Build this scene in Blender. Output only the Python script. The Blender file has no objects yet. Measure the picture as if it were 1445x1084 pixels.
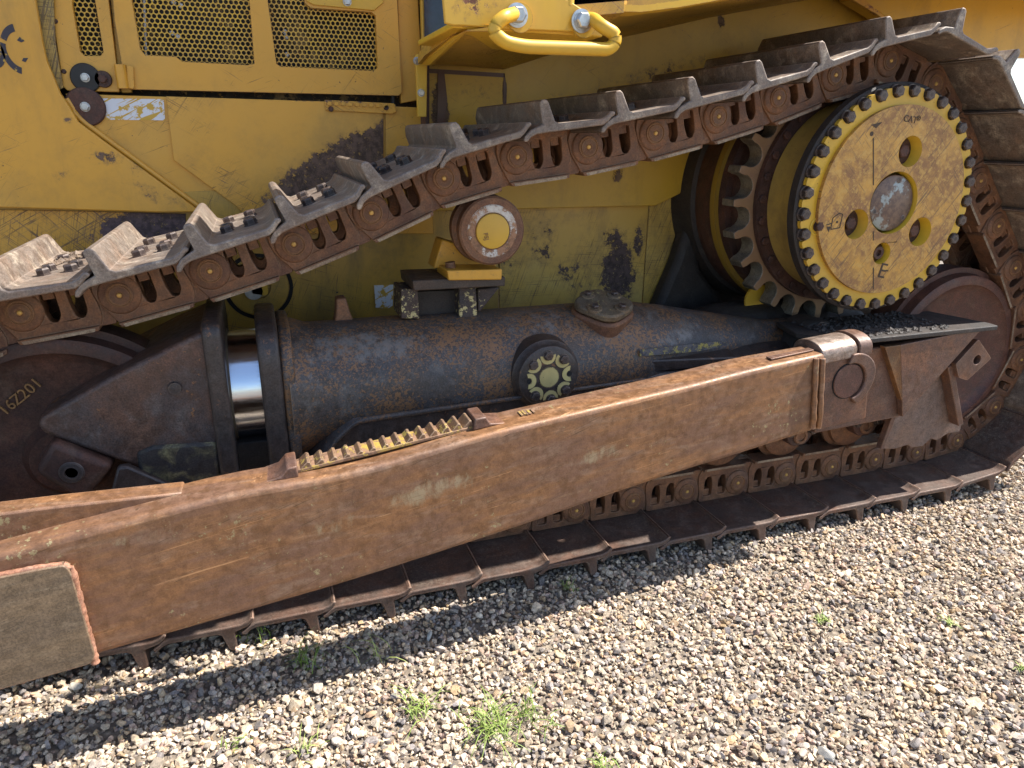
import bpy, bmesh, math, random
import numpy as np
from mathutils import Vector, Matrix
from mathutils.geometry import tessellate_polygon
PI = math.pi
random.seed(7)
sc = bpy.context.scene
C = sc.collection

# ------------------------------------------------------------------ camera
YAW, PITCH, ROLL, FPX = 0.34375, 0.33390, 0.01124, 999.72
CAM = Vector((0.0, -2.0932, 1.5596)); GZ = -0.030
_cy, _sy, _cp, _sp = math.cos(YAW), math.sin(YAW), math.cos(PITCH), math.sin(PITCH)
FW = Vector((_sy * _cp, _cy * _cp, -_sp))
_r = Vector((_cy, -_sy, 0)); _u = _r.cross(FW)
RT = _r * math.cos(ROLL) + _u * math.sin(ROLL)
UP = _u * math.cos(ROLL) - _r * math.sin(ROLL)
cam_d = bpy.data.cameras.new('camera'); cam = bpy.data.objects.new('camera', cam_d); C.objects.link(cam)
cam_d.sensor_width = 36; cam_d.lens = FPX / 1445 * 36
cam_d.clip_start = 0.05; cam_d.clip_end = 800
M3 = Matrix((RT, UP, -FW)).transposed()
cam.matrix_world = Matrix.Translation(CAM) @ M3.to_4x4()
sc.camera = cam

# ------------------------------------------------------------------ light
SUN = Vector((0.57, -0.060, 0.82)).normalized()
w = bpy.data.worlds.new("World"); sc.world = w; w.use_nodes = True
nt = w.node_tree; bg = nt.nodes['Background']
sky = nt.nodes.new('ShaderNodeTexSky'); sky.sky_type = 'NISHITA'; sky.sun_disc = False
sky.sun_elevation = math.asin(SUN.z); sky.sun_rotation = math.atan2(SUN.x, SUN.y)
nt.links.new(sky.outputs[0], bg.inputs[0]); bg.inputs[1].default_value = 0.125
sl = bpy.data.lights.new('sun', 'SUN'); so = bpy.data.objects.new('sun', sl); C.objects.link(so)
sl.energy = 5.0; sl.angle = math.radians(0.53); sl.color = (1.0, 0.955, 0.88)
so.rotation_euler = SUN.to_track_quat('Z', 'Y').to_euler(); so.location = (3, -1, 6)
sc.view_settings.view_transform = 'Standard'; sc.view_settings.look = 'None'
sc.view_settings.gamma = 1; sc.view_settings.use_curve_mapping = False
sc.view_settings.exposure = 1.08
sc.cycles.max_bounces = 6

# ------------------------------------------------------------------ surveying helpers
def ray(px, py):
    return RT * ((px - 722.5) / FPX) - UP * ((py - 542.0) / FPX) + FW
def at(px, py, Y):
    """point of the upright plane y=Y on the sight line of a survey mark"""
    d = ray(px, py); t = (Y - CAM.y) / d.y
    return CAM + d * t
def xz(pts, Y):
    return [(p.x, p.z) for p in (at(a, b, Y) for a, b in pts)]
def ground(px, py, z=0.0):
    z += GZ; d = ray(px, py); t = (z - CAM.z) / d.z
    return CAM + d * t

# ------------------------------------------------------------------ materials
def nodes(name):
    m = bpy.data.materials.new(name); m.use_nodes = True
    n = m.node_tree.nodes; n.clear()
    return m, m.node_tree
class NT:
    def __init__(s, name):
        s.m, s.t = nodes(name)
        s.out = s.t.nodes.new('ShaderNodeOutputMaterial'); s.b = s.t.nodes.new('ShaderNodeBsdfPrincipled')
        s.t.links.new(s.b.outputs[0], s.out.inputs[0])
        tc = s.t.nodes.new('ShaderNodeTexCoord')
        oi = s.t.nodes.new('ShaderNodeObjectInfo')
        mp = s.t.nodes.new('ShaderNodeVectorMath'); mp.operation = 'MULTIPLY_ADD'
        cb = s.t.nodes.new('ShaderNodeCombineXYZ')
        for i in range(3): s.t.links.new(oi.outputs['Random'], cb.inputs[i])
        mp.inputs[1].default_value = (7, 5, 3)
        s.t.links.new(cb.outputs[0], mp.inputs[0]); s.t.links.new(tc.outputs['Object'], mp.inputs[2])
        s.co = mp.outputs[0]; s.raw = tc.outputs['Object']; s.rnd = oi.outputs['Random']
    def link(s, a, b): s.t.links.new(a, b)
    def noise(s, scale, detail=6, rough=.6, stretch=None, rot=None, co=None, dist=0.0):
        n = s.t.nodes.new('ShaderNodeTexNoise'); n.inputs['Scale'].default_value = scale
        n.inputs['Detail'].default_value = detail; n.inputs['Roughness'].default_value = rough
        n.inputs['Distortion'].default_value = dist
        co = co or s.co
        if rot:
            mr = s.t.nodes.new('ShaderNodeMapping'); mr.inputs['Rotation'].default_value = rot; s.link(co, mr.inputs[0]); co = mr.outputs[0]
        if stretch:
            mp = s.t.nodes.new('ShaderNodeMapping'); mp.inputs['Scale'].default_value = stretch
            s.link(co, mp.inputs[0]); co = mp.outputs[0]
        s.link(co, n.inputs['Vector'])
        return n.outputs['Fac']
    def ramp(s, v, lo, hi, a=0.0, b=1.0):
        r = s.t.nodes.new('ShaderNodeMapRange'); r.interpolation_type = 'SMOOTHSTEP'
        r.inputs['From Min'].default_value = lo; r.inputs['From Max'].default_value = hi
        r.inputs['To Min'].default_value = a; r.inputs['To Max'].default_value = b
        s.link(v, r.inputs['Value']); return r.outputs[0]
    def mix(s, f, a, b):
        x = s.t.nodes.new('ShaderNodeMix'); x.data_type = 'RGBA'
        for v, k in ((f, 0), (a, 6), (b, 7)):
            if isinstance(v, (tuple, list)): x.inputs[k].default_value = tuple(v) + (1,)
            elif isinstance(v, (int, float)): x.inputs[k].default_value = v
            else: s.link(v, x.inputs[k])
        return x.outputs[2]
    def math(s, op, a, b=0.0, clamp=False):
        x = s.t.nodes.new('ShaderNodeMath'); x.operation = op; x.use_clamp = clamp
        for v, k in ((a, 0), (b, 1)):
            if isinstance(v, (int, float)): x.inputs[k].default_value = v
            else: s.link(v, x.inputs[k])
        return x.outputs[0]
    def vor(s, scale, feature='F1', stretch=None, rot=None):
        n = s.t.nodes.new('ShaderNodeTexVoronoi'); n.feature = feature; n.inputs['Scale'].default_value = scale
        co = s.co
        if rot or stretch:
            mp = s.t.nodes.new('ShaderNodeMapping')
            if rot: mp.inputs['Rotation'].default_value = rot
            if stretch: mp.inputs['Scale'].default_value = stretch
            s.link(co, mp.inputs[0]); co = mp.outputs[0]
        s.link(co, n.inputs['Vector']); return n.outputs['Distance']
    def edges(s, r=0.006):
        """exposed edges of the steel, where the coat is rubbed off or sun is painted in"""
        g = s.t.nodes.new('ShaderNodeNewGeometry'); b = s.t.nodes.new('ShaderNodeBevel'); b.samples = 3
        b.inputs['Radius'].default_value = r
        d = s.t.nodes.new('ShaderNodeVectorMath'); d.operation = 'DOT_PRODUCT'
        s.link(g.outputs['Normal'], d.inputs[0]); s.link(b.outputs[0], d.inputs[1])
        return s.ramp(d.outputs['Value'], .97, .75)
    def blobs(s, lst):
        """places where the coat is worn or a sheen is painted: (x, z, half length, half height, tilt, strength)"""
        tot = None
        for (x, z, a, b, ang, k) in lst:
            m1 = s.t.nodes.new('ShaderNodeMapping'); m1.inputs['Location'].default_value = (-x, 0, -z); s.link(s.raw, m1.inputs[0])
            m2 = s.t.nodes.new('ShaderNodeMapping'); m2.inputs['Rotation'].default_value = (0, math.radians(ang), 0); s.link(m1.outputs[0], m2.inputs[0])
            m3 = s.t.nodes.new('ShaderNodeMapping'); m3.inputs['Scale'].default_value = (1 / a, 0, 1 / b); s.link(m2.outputs[0], m3.inputs[0])
            l = s.t.nodes.new('ShaderNodeVectorMath'); l.operation = 'LENGTH'; s.link(m3.outputs[0], l.inputs[0])
            v = s.ramp(l.outputs['Value'], 1.3, 0.2, 0, k)
            tot = v if tot is None else s.math('MAXIMUM', tot, v)
        return tot
    def fin(s, col, rough, metal=0.0, bump=None, bs=0.3, bd=0.002, spec=None):
        for v, k in ((col, 'Base Color'), (rough, 'Roughness'), (metal, 'Metallic')):
            if isinstance(v, tuple): s.b.inputs[k].default_value = v + (1,)
            elif isinstance(v, (int, float)): s.b.inputs[k].default_value = v
            else: s.link(v, s.b.inputs[k])
        if spec is not None: s.b.inputs['Specular IOR Level'].default_value = spec
        if bump is not None:
            bn = s.t.nodes.new('ShaderNodeBump'); bn.inputs['Strength'].default_value = bs; bn.inputs['Distance'].default_value = bd
            s.link(bump, bn.inputs['Height']); s.link(bn.outputs[0], s.b.inputs['Normal'])
        return s.m

def steel(name, base, rust, dust, grain=1.0, low=0, patches=None, patch_col=(.33, .27, .17), rough=.62, rust_amt=.5, dust_amt=.35, speck=None, speck_amt=.62, speck_scale=60, bump=.35, stretch=None, metal=.15, edge=None, streak=None, rot=None):
    n = NT(name)
    f1 = n.noise(6, 8, .65, stretch=stretch, rot=rot); f2 = n.noise(38, 6, .7); f3 = n.noise(14, 5, .6, stretch=stretch, dist=.6)
    c = n.mix(n.ramp(f1, rust_amt - .12, rust_amt + .14), base, rust)
    c = n.mix(n.math('MULTIPLY', n.ramp(f3, .48, .72), dust_amt), c, dust)
    c = n.mix(n.ramp(f2, .35, .72, 0, .55), c, tuple(v * .42 for v in base))
    f9 = n.noise(19, 9, .78, dist=.3); c = n.mix(n.ramp(f9, .50, .60, 0, .5), c, tuple(v * .5 for v in rust))
    gr = n.noise(190, 3, .8); mlt = n.t.nodes.new('ShaderNodeMix'); mlt.data_type = 'RGBA'; mlt.blend_type = 'MULTIPLY'; mlt.inputs[0].default_value = 1
    n.link(c, mlt.inputs[6]); n.link(n.mix(n.ramp(gr, .32, .68), (1 - .28 * grain,) * 3, (1 + .33 * grain,) * 3), mlt.inputs[7]); c = mlt.outputs[2]
    if speck:
        f4 = n.noise(speck_scale, 5, .75)
        big = n.noise(5, 3, .5)
        c = n.mix(n.ramp(n.math('ADD', f4, n.math('MULTIPLY', n.math('SUBTRACT', big, .5), .5)), speck_amt, speck_amt + .04), c, speck)
    if patches:
        pv = n.math('ADD', n.noise(26, 9, .78, stretch=(1, 1, .45)), n.math('SUBTRACT', n.blobs(patches), .5))
        c = n.mix(n.ramp(pv, .47, .68, 0, .75), c, patch_col)
    if streak:
        f5 = n.noise(9, 4, .6, stretch=(1.2, 14, 26), rot=(0, .17, 0))
        c = n.mix(n.ramp(f5, .57, .7, 0, .55), c, streak)
        f6 = n.noise(6, 3, .5, stretch=(.35, 10, 60), rot=(0, .12, 0), dist=.8)
        c = n.mix(n.math('MULTIPLY', n.ramp(f6, .64, .67, 0, .8), n.ramp(f1, .5, .6)), c, tuple(min(1, v * 2.2) for v in streak))
        f7 = n.noise(7, 3, .5, stretch=(.35, 10, 60), rot=(0, .30, 0), dist=.8)
        c = n.mix(n.math('MULTIPLY', n.ramp(f7, .64, .66, 0, .8), n.ramp(f3, .45, .6)), c, tuple(v * .35 for v in streak))
    if edge:
        c = n.mix(n.math('MULTIPLY', n.edges(.007), n.ramp(f2, .3, .6, .35, 1)), c, edge)
    h = n.math('ADD', n.math('MULTIPLY', f2, .6), n.noise(120, 4, .7))
    if low: h = n.math('ADD', h, n.math('MULTIPLY', n.noise(4, 3, .5, stretch=(1, 1, 2)), 8.0))
    return n.fin(c, n.ramp(f2, .3, .7, rough + .14, rough - .12), metal, h, bump, .0016)

def paint(name, col=(.64, .322, .034), wear=None, scratch=.635, fade=(.56, .33, .075), dark=(.075, .046, .030), amt=.735, rough=.42, dirt=.25, edge=True, sc_rot=.35, grime=(.20, .125, .04), patch_scale=9):
    n = NT(name)
    f1 = n.noise(2.6, 5, .6); f2 = n.noise(38, 8, .78); f3 = n.noise(patch_scale, 9, .74, stretch=(1, 1, 1.25), rot=(0, -.6, 0))
    c = n.mix(n.ramp(f1, .4, .7, 0, .5), col, fade)
    c = n.mix(n.ramp(n.noise(5, 8, .75), .45, .72, 0, dirt), c, grime)
    c = n.mix(n.ramp(n.noise(3.2, 6, .7, stretch=(1.3, 1, .35)), .52, .72, 0, dirt * .9), c, tuple(v * .75 for v in grime))
    mod = n.ramp(n.noise(2.3, 4, .7), .43, .57)
    ms = None
    for (sc_, st_, rt_) in ((11, (.5, 6, 20), sc_rot), (10, (.6, 6, 26), -sc_rot * 1.6), (13, (.45, 5, 30), sc_rot * 2.6)):
        v_ = n.ramp(n.noise(sc_, 4, .55, stretch=st_, rot=(0, rt_, 0), dist=.9), scratch + .01, scratch + .035)
        ms = v_ if ms is None else n.math('MAXIMUM', ms, v_)
    ms = n.math('MULTIPLY', ms, mod)
    v = n.math('ADD', n.math('MULTIPLY', f3, .62), n.math('MULTIPLY', f2, .38))
    if wear:
        v = n.math('ADD', v, n.blobs(wear))
    halo = n.ramp(v, amt - .085, amt + .01, 0, .6)
    mw = n.ramp(v, amt, amt + .03)
    chips = n.math('MULTIPLY', n.ramp(n.noise(75, 3, .6), .70, .72), mod)
    m = n.math('MAXIMUM', n.math('MAXIMUM', mw, chips), n.math('MULTIPLY', ms, .8))
    if edge:
        m = n.math('MAXIMUM', m, n.math('MULTIPLY', n.edges(.004), n.ramp(f2, .42, .52)))
    c = n.mix(n.math('MULTIPLY', halo, n.ramp(f2, .38, .6)), c, tuple(a_ * .35 + b_ * .9 for a_, b_ in zip(col, dark)))
    dk = n.mix(n.ramp(f2, .42, .58), dark, tuple(v * 2.1 for v in dark))
    dk = n.mix(n.ramp(n.noise(60, 6, .8), .58, .64, 0, .75), dk, tuple(v * .8 for v in fade))
    c = n.mix(m, c, dk)
    h = n.math('SUBTRACT', n.math('ADD', n.math('MULTIPLY', n.noise(70, 3, .6), .25), n.math('MULTIPLY', n.noise(3, 2, .5), 2.5)), m)
    r = n.math('ADD', n.ramp(f1, .3, .7, rough - .05, rough + .1), n.math('MULTIPLY', m, .35))
    return n.fin(c, r, 0, h, .4, .0009)

def flat(name, col, rough=.5, metal=0, bump=None, bs=.3):
    n = NT(name); f = n.noise(25, 5, .65)
    c = n.mix(n.ramp(f, .35, .7), col, tuple(v * .62 for v in col))
    return n.fin(c, rough, metal, f, bs, .001)

RUST = steel('rusted_cast_steel', (.120, .056, .036), (.23, .105, .050), (.26, .16, .10), rust_amt=.47, edge=(.30, .19, .12), speck=(.42, .22, .05), speck_amt=.74)
RUST_DK = steel('dark_rusted_steel', (.06, .030, .024), (.12, .05, .032), (.15, .10, .07), rust_amt=.52, speck=(.40, .22, .05), speck_amt=.76)
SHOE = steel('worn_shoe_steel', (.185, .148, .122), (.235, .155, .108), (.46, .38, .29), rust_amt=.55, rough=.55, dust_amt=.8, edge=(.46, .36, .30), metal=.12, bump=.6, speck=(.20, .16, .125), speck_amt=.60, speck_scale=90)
SHOE_IN = steel('inner_shoe_steel', (.105, .074, .060), (.14, .07, .045), (.20, .15, .12), rust_amt=.52, rough=.65, dust_amt=.5, speck=(.16, .12, .09), speck_amt=.60, speck_scale=80, edge=(.60, .38, .27), metal=.15)  # edge tone raised to stand in for sun on the shoe lips
ARM = steel('push_arm_steel', (.185, .098, .060), (.27, .128, .052), (.31, .215, .15), rust_amt=.5, grain=.45, low=1,
            patches=[(.40, .585, .26, .07, 8, .56), (.98, .60, .20, .055, 8, .56), (.12, .54, .18, .06, 8, .52), (1.7, .72, .25, .07, 8, .42), (-.35, .61, .4, .03, 4, .46)], rough=.5, dust_amt=.45, stretch=(.45, 2, 2.4), metal=.2, edge=(.56, .38, .30), streak=(.21, .115, .055), speck=(.29, .235, .125), speck_amt=.665, speck_scale=42, rot=(0, .15, 0), bump=.25)  # last patch paints a sheen along the upper left edge
ARM2 = steel('bracket_steel', (.12, .068, .052), (.19, .085, .045), (.22, .15, .11), rust_amt=.52, rough=.5, metal=.15, edge=(.36, .22, .15), speck=(.36, .17, .04), speck_amt=.72)
BARE = steel('scuffed_plate_steel', (.15, .108, .070), (.21, .145, .085), (.27, .21, .14), rust_amt=.5, rough=.6, stretch=(.4, 1, 5), metal=.1, dust_amt=.5, rot=(0, .12, 0), edge=(.4, .2, .12), streak=(.12, .085, .055))
FRAME = steel('oily_frame_steel', (.054, .043, .040), (.078, .052, .042), (.11, .09, .08), rust_amt=.55, rough=.45, dust_amt=.35, speck=(.17, .085, .045), speck_amt=.63, speck_scale=34, metal=.15, edge=(.16, .12, .10))
FRAME_P = steel('peeling_tube_steel', patches=[(.30, .90, .45, .09, 0, .58), (.95, .92, .35, .07, 0, .53), (.20, .80, .3, .10, 0, .50), (1.5, .84, .3, .06, 10, .55)], patch_col=(.20, .185, .175), base=(.078, .069, .068), rust=(.10, .070, .052), dust=(.17, .15, .135), rust_amt=.52, rough=.55, dust_amt=.6, speck=(.22, .11, .05), speck_amt=.52, speck_scale=95, metal=.15, edge=(.22, .16, .11))
FRAME_D = steel('black_greasy_steel', (.028, .023, .021), (.05, .034, .026), (.08, .066, .055), rust_amt=.55, rough=.66, dust_amt=.4, metal=0, bump=.8)
PINM = steel('pin_steel', (.13, .062, .038), (.21, .098, .048), (.26, .17, .1), rust_amt=.48, edge=(.34, .18, .08), speck=(.45, .25, .06), speck_amt=.72)
POLISH = steel('polished_rail', (.30, .235, .175), (.26, .17, .11), (.4, .35, .3), rough=.42, metal=.5, rust_amt=.55)
TOOTH = steel('sprocket_bearing_face', (.24, .215, .175), (.19, .15, .11), (.30, .28, .24), rough=.42, metal=.4, rust_amt=.6)
BOLT = steel('dark_bolt_steel', (.055, .045, .045), (.085, .055, .045), (.12, .10, .09), rough=.45, metal=.35, edge=(.22, .17, .14))
WELD = steel('fresh_rust_weld', (.34, .155, .09), (.44, .22, .14), (.55, .38, .30), rust_amt=.5, bump=.9)
ZINC = flat('zinc_plated', (.55, .56, .56), .32, .75)
DIMPLE = flat('grease_dimple', (.75, .45, .12), .4, .2)
GLASS = flat('cab_glass', (.012, .02, .045), .08, 0)
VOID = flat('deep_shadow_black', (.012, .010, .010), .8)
RUBBER = flat('black_rubber', (.02, .02, .02), .6)
BAND = steel('polished_chrome_seal', (.3, .3, .3), (.3, .3, .3), (.3, .3, .3))
n = NT('chrome_rod'); CHROME = n.fin((.62, .66, .72), n.ramp(n.noise(20, 4, .6, stretch=(1, 1, 8)), .3, .7, .13, .26), 1.0)
YEL = paint('yellow_paint', scratch=.665, amt=.735)
YEL_CLEAN = paint('clean_yellow_paint', scratch=.72, amt=.80, col=(.62, .37, .028), dirt=.12)
YEL_FEND = paint('fender_yellow_paint', scratch=.70, amt=.70, col=(.66, .39, .025), dirt=.15, dark=(.12, .05, .03), patch_scale=14,
                 wear=[(.62, 1.90, .12, .05, 20, .22)])
n = NT('rubbed_yellow_cover')
f = n.noise(9, 9, .75, dist=.4); g = n.noise(46, 6, .75); sx = n.noise(10, 3, .5, stretch=(.7, 1, 16), rot=(0, .9, 0), dist=.7); sx2 = n.noise(12, 3, .5, stretch=(.6, 1, 20), rot=(0, -.75, 0), dist=.5)
c = n.mix(n.ramp(f, .36, .62), (.56, .295, .05), (.26, .125, .045))
c = n.mix(n.ramp(g, .5, .60, 0, .75), c, (.54, .32, .08))
c = n.mix(n.math('MAXIMUM', n.ramp(sx, .60, .65, 0, .7), n.ramp(sx2, .63, .67, 0, .7)), c, (.11, .062, .035))
RUBBED = n.fin(c, n.ramp(f, .4, .66, .38, .6), .05, g, .3, .001)
n = NT('faded_decal'); f = n.noise(30, 7, .75); g = n.noise(7, 3, .5, stretch=(.6, 1, 9), rot=(0, .5, 0), dist=.6)
DECAL_W = n.fin(n.mix(n.math('MAXIMUM', n.ramp(f, .51, .55), n.ramp(g, .57, .60)), (.62, .64, .68), (.52, .32, .04)), .5)
n = NT('worn_black_decal'); f = n.noise(28, 7, .75)
DECAL_B = n.fin(n.mix(n.ramp(f, .56, .61), (.035, .03, .04), (.5, .31, .04)), .55)
WHITEP = paint('chalky_ring_paint', col=(.62, .60, .56), fade=(.5, .30, .08), dark=(.17, .09, .05), amt=.47, scratch=.6)
PALE = paint('pale_yellow_primer', col=(.60, .48, .20), fade=(.52, .41, .17), amt=.66, dark=(.07, .05, .04), scratch=.7)
TOOTHY = paint('rack_tooth_paint', col=(.46, .32, .07), fade=(.34, .23, .08), amt=.445, dark=(.13, .075, .045), scratch=.6)

# ------------------------------------------------------------------ mesh helpers
def link_obj(name, me, mat=None, parent=None, bev=0, smooth=None, seg=2):
    o = bpy.data.objects.new(name, me); C.objects.link(o)
    if mat is not None and len(me.materials) == 0: me.materials.append(mat)
    if parent: o.parent = parent
    if bev:
        b = o.modifiers.new('b', 'BEVEL'); b.width = bev; b.segments = seg; b.limit_method = 'ANGLE'; b.angle_limit = math.radians(35)
        b.harden_normals = False
    if smooth is not None or bev:
        me.set_sharp_from_angle(angle=math.radians(smooth or 40))
        for p in me.polygons: p.use_smooth = True
    return o
def bm_mesh(bm, name='m'):
    bmesh.ops.recalc_face_normals(bm, faces=bm.faces)
    me = bpy.data.meshes.new(name); bm.to_mesh(me); bm.free(); return me
AX = {'y': lambda a, b, t: (a, t, b), 'x': lambda a, b, t: (t, a, b), 'z': lambda a, b, t: (a, b, t)}
def add_prism(bm, poly, t0, t1, axis='y', holes=(), side_mat=0, hole_mat=None):
    f = AX[axis]
    loops = [[Vector((p[0], p[1], 0)) for p in poly]] + [[Vector((p[0], p[1], 0)) for p in h] for h in holes]
    tris = tessellate_polygon(loops) if (holes or len(poly) > 4) else None
    flatl = [v for l in loops for v in l]
    A = [bm.verts.new(f(v.x, v.y, t0)) for v in flatl]; B = [bm.verts.new(f(v.x, v.y, t1)) for v in flatl]
    if tris is None:
        bm.faces.new(A); bm.faces.new(B[::-1])
    elif not holes:
        bm.faces.new(A); bm.faces.new(B[::-1])
    else:
        for t in tris:
            try: bm.faces.new([A[i] for i in t]); bm.faces.new([B[i] for i in t][::-1])
            except ValueError: pass
    k = 0
    for li, l in enumerate(loops):
        m = len(l)
        for i in range(m):
            j = (i + 1) % m
            fc = bm.faces.new((A[k + i], A[k + j], B[k + j], B[k + i]))
            fc.material_index = side_mat if li == 0 else (hole_mat if hole_mat is not None else side_mat)
        k += m
def prism(name, poly, t0, t1, mat, parent, axis='y', holes=(), bev=0, smooth=None, side_mat=None, seg=2):
    bm = bmesh.new(); add_prism(bm, poly, t0, t1, axis, holes, 1 if side_mat else 0)
    me = bm_mesh(bm, name); me.materials.append(mat)
    if side_mat: me.materials.append(side_mat)
    return link_obj(name, me, None, parent, bev, smooth, seg)
def add_box(bm, a, b):
    add_prism(bm, [(a[0], a[2]), (b[0], a[2]), (b[0], b[2]), (a[0], b[2])], a[1], b[1])
def box(name, a, b, mat, parent, bev=.004):
    bm = bmesh.new(); add_box(bm, a, b); return link_obj(name, bm_mesh(bm, name), mat, parent, bev)
def circ(cx, cz, r, n=32, ph=0):
    return [(cx + r * math.cos(ph + 2 * PI * i / n), cz + r * math.sin(ph + 2 * PI * i / n)) for i in range(n)]
def add_lathe(bm, prof, c, axis='y', n=48, a0=0, a1=2 * PI, caps=True):
    """prof: list of (offset along the axis, radius); c: centre"""
    full = abs(a1 - a0 - 2 * PI) < 1e-6
    m = n if full else n + 1
    rings = []
    for (t, r) in prof:
        ring = []
        for i in range(m):
            a = a0 + (a1 - a0) * i / n; u, v = r * math.cos(a), r * math.sin(a)
            if axis == 'y': p = (c[0] + u, c[1] + t, c[2] + v)
            elif axis == 'x': p = (c[0] + t, c[1] + u, c[2] + v)
            else: p = (c[0] + u, c[1] + v, c[2] + t)
            ring.append(bm.verts.new(p))
        rings.append(ring)
    for a, b in zip(rings, rings[1:]):
        for i in range(n):
            j = (i + 1) % m
            bm.faces.new((a[i], a[j], b[j], b[i]))
    if full and caps:
        for ring in (rings[0], rings[-1]):
            try: bm.faces.new(ring)
            except ValueError: pass
def lathe(name, prof, c, mat, parent, axis='y', n=64, smooth=35, bev=0, caps=True):
    bm = bmesh.new(); add_lathe(bm, prof, c, axis, n, caps=caps)
    return link_obj(name, bm_mesh(bm, name), mat, parent, bev, smooth)
def hexbolt_mesh(r, h, name, washer=True):
    bm = bmesh.new()
    if washer: add_lathe(bm, [(0, r * 1.12), (-h * .18, r * 1.12)], (0, 0, 0), 'y', 16)
    add_lathe(bm, [(-h * .18, r), (-h * .85, r), (-h, r * .82)], (0, 0, 0), 'y', 6)
    add_lathe(bm, [(-h * .9, r * .5), (-h * 1.02, r * .45)], (0, 0, 0), 'y', 12)
    return bm_mesh(bm, name)
def tube(name, pts, r, mat, parent, n=10, closed=False, bump=0, seed=1):
    bm = bmesh.new(); rnd = random.Random(seed)
    P = [Vector(p) for p in pts]; rings = []
    for i, p in enumerate(P):
        d = ((P[min(i + 1, len(P) - 1)] - P[max(i - 1, 0)])).normalized()
        a = d.cross(Vector((0, 0, 1))) if abs(d.z) < .9 else d.cross(Vector((0, 1, 0)))
        a.normalize(); b = d.cross(a); rr = r * (1 + bump * rnd.uniform(-1, 1))
        rings.append([bm.verts.new(p + a * rr * math.cos(2 * PI * k / n) + b * rr * math.sin(2 * PI * k / n)) for k in range(n)])
    for a, b in zip(rings, rings[1:]):
        for i in range(n): bm.faces.new((a[i], a[(i + 1) % n], b[(i + 1) % n], b[i]))
    bm.faces.new(rings[0]); bm.faces.new(rings[-1][::-1])
    return link_obj(name, bm_mesh(bm, name), mat, parent, 0, 60)
def fillet(pts, r=.05, k=5):
    out = []
    P = [Vector(p) for p in pts]
    for i, p in enumerate(P):
        if i in (0, len(P) - 1): out.append(p); continue
        a = P[i - 1] - p; b = P[i + 1] - p
        rr = min(r, a.length * .49, b.length * .49)
        s, e = p + a.normalized() * rr, p + b.normalized() * rr
        for j in range(k + 1):
            t = j / k; out.append(s * (1 - t) ** 2 + p * 2 * t * (1 - t) + e * t * t)
    return out
def rounded(poly, r, k=4):
    P = [Vector((a, b)) for a, b in poly]; out = []; m = len(P)
    for i in range(m):
        p = P[i]; a = P[i - 1] - p; b = P[(i + 1) % m] - p
        rr = min(r, a.length * .45, b.length * .45)
        s, e = p + a.normalized() * rr, p + b.normalized() * rr
        for j in range(k + 1):
            t = j / k; v = s * (1 - t) ** 2 + p * 2 * t * (1 - t) + e * t * t; out.append((v.x, v.y))
    return out
def copy_to(o, loc=None, parent=None, mw=None):
    c = o.copy(); C.objects.link(c)
    if parent is not None: c.parent = parent
    if mw is not None: c.matrix_basis = mw
    elif loc is not None: c.location = loc
    return c
def text(name, s, size, loc, mat, parent, rx=PI / 2, rz=0, ry=0, ext=.0015, extra=None):
    cu = bpy.data.curves.new(name, 'FONT'); cu.body = s; cu.size = size; cu.extrude = ext; cu.align_x = 'CENTER'; cu.align_y = 'CENTER'
    cu.resolution_u = 3
    t = bpy.data.objects.new(name, cu); C.objects.link(t)
    dg = bpy.context.evaluated_depsgraph_get(); me = bpy.data.meshes.new_from_object(t.evaluated_get(dg))
    C.objects.unlink(t); bpy.data.objects.remove(t)
    me.materials.clear(); me.materials.append(mat)
    o = link_obj(name, me, None, parent)
    o.matrix_basis = Matrix.Translation(loc) @ Matrix.Rotation(rz, 4, 'Z') @ Matrix.Rotation(ry, 4, 'Y') @ Matrix.Rotation(rx, 4, 'X')
    return o

# ================================================================== the ground
def structure(o): o['kind'] = 'structure'; return o
n = NT('packed_gravel_soil'); v = n.vor(42); f = n.noise(3, 5, .6); g = n.noise(60, 5, .7)
c = n.mix(n.ramp(v, .1, .55), (.34, .28, .21), (.17, .135, .10)); c = n.mix(n.ramp(f, .3, .7, 0, .3), c, (.34, .29, .24))
SOIL = n.fin(c, .9, 0, n.math('ADD', n.math('MULTIPLY', v, -1.0), g), .8, .01)
bm = bmesh.new(); bmesh.ops.create_grid(bm, x_segments=1, y_segments=1, size=300)
for vtx in bm.verts: vtx.co.z = GZ - .010
structure(link_obj('ground', bm_mesh(bm), SOIL))

# crushed stones, scattered as one mass
def rock_mesh(seed, npts=15):
    rs = np.random.RandomState(seed)
    d = rs.normal(size=(npts, 3)); d /= np.linalg.norm(d, axis=1)[:, None]
    d *= np.array([1, rs.uniform(.65, .95), rs.uniform(.45, .75)]) * rs.uniform(.82, 1.08, (npts, 1))
    bm = bmesh.new()
    for p in d: bm.verts.new(p)
    r = bmesh.ops.convex_hull(bm, input=bm.verts)
    bmesh.ops.delete(bm, geom=[v for v in bm.verts if not v.link_faces], context='VERTS')
    bmesh.ops.bevel(bm, geom=list(bm.edges), offset=.07, segments=1, affect='EDGES') if seed % 2 else None
    return bm_mesh(bm, 'stone')
n = NT('crushed_stone')
at_ = n.t.nodes.new('ShaderNodeAttribute'); at_.attribute_type = 'INSTANCER'; at_.attribute_name = 'tint'
f = n.noise(2.2, 6, .7, co=n.raw); f2 = n.noise(9, 4, .7, co=n.raw)
hs = n.t.nodes.new('ShaderNodeMix'); hs.data_type = 'RGBA'; hs.blend_type = 'MULTIPLY'; hs.inputs[0].default_value = 1
n.link(at_.outputs['Color'], hs.inputs[6])
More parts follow.
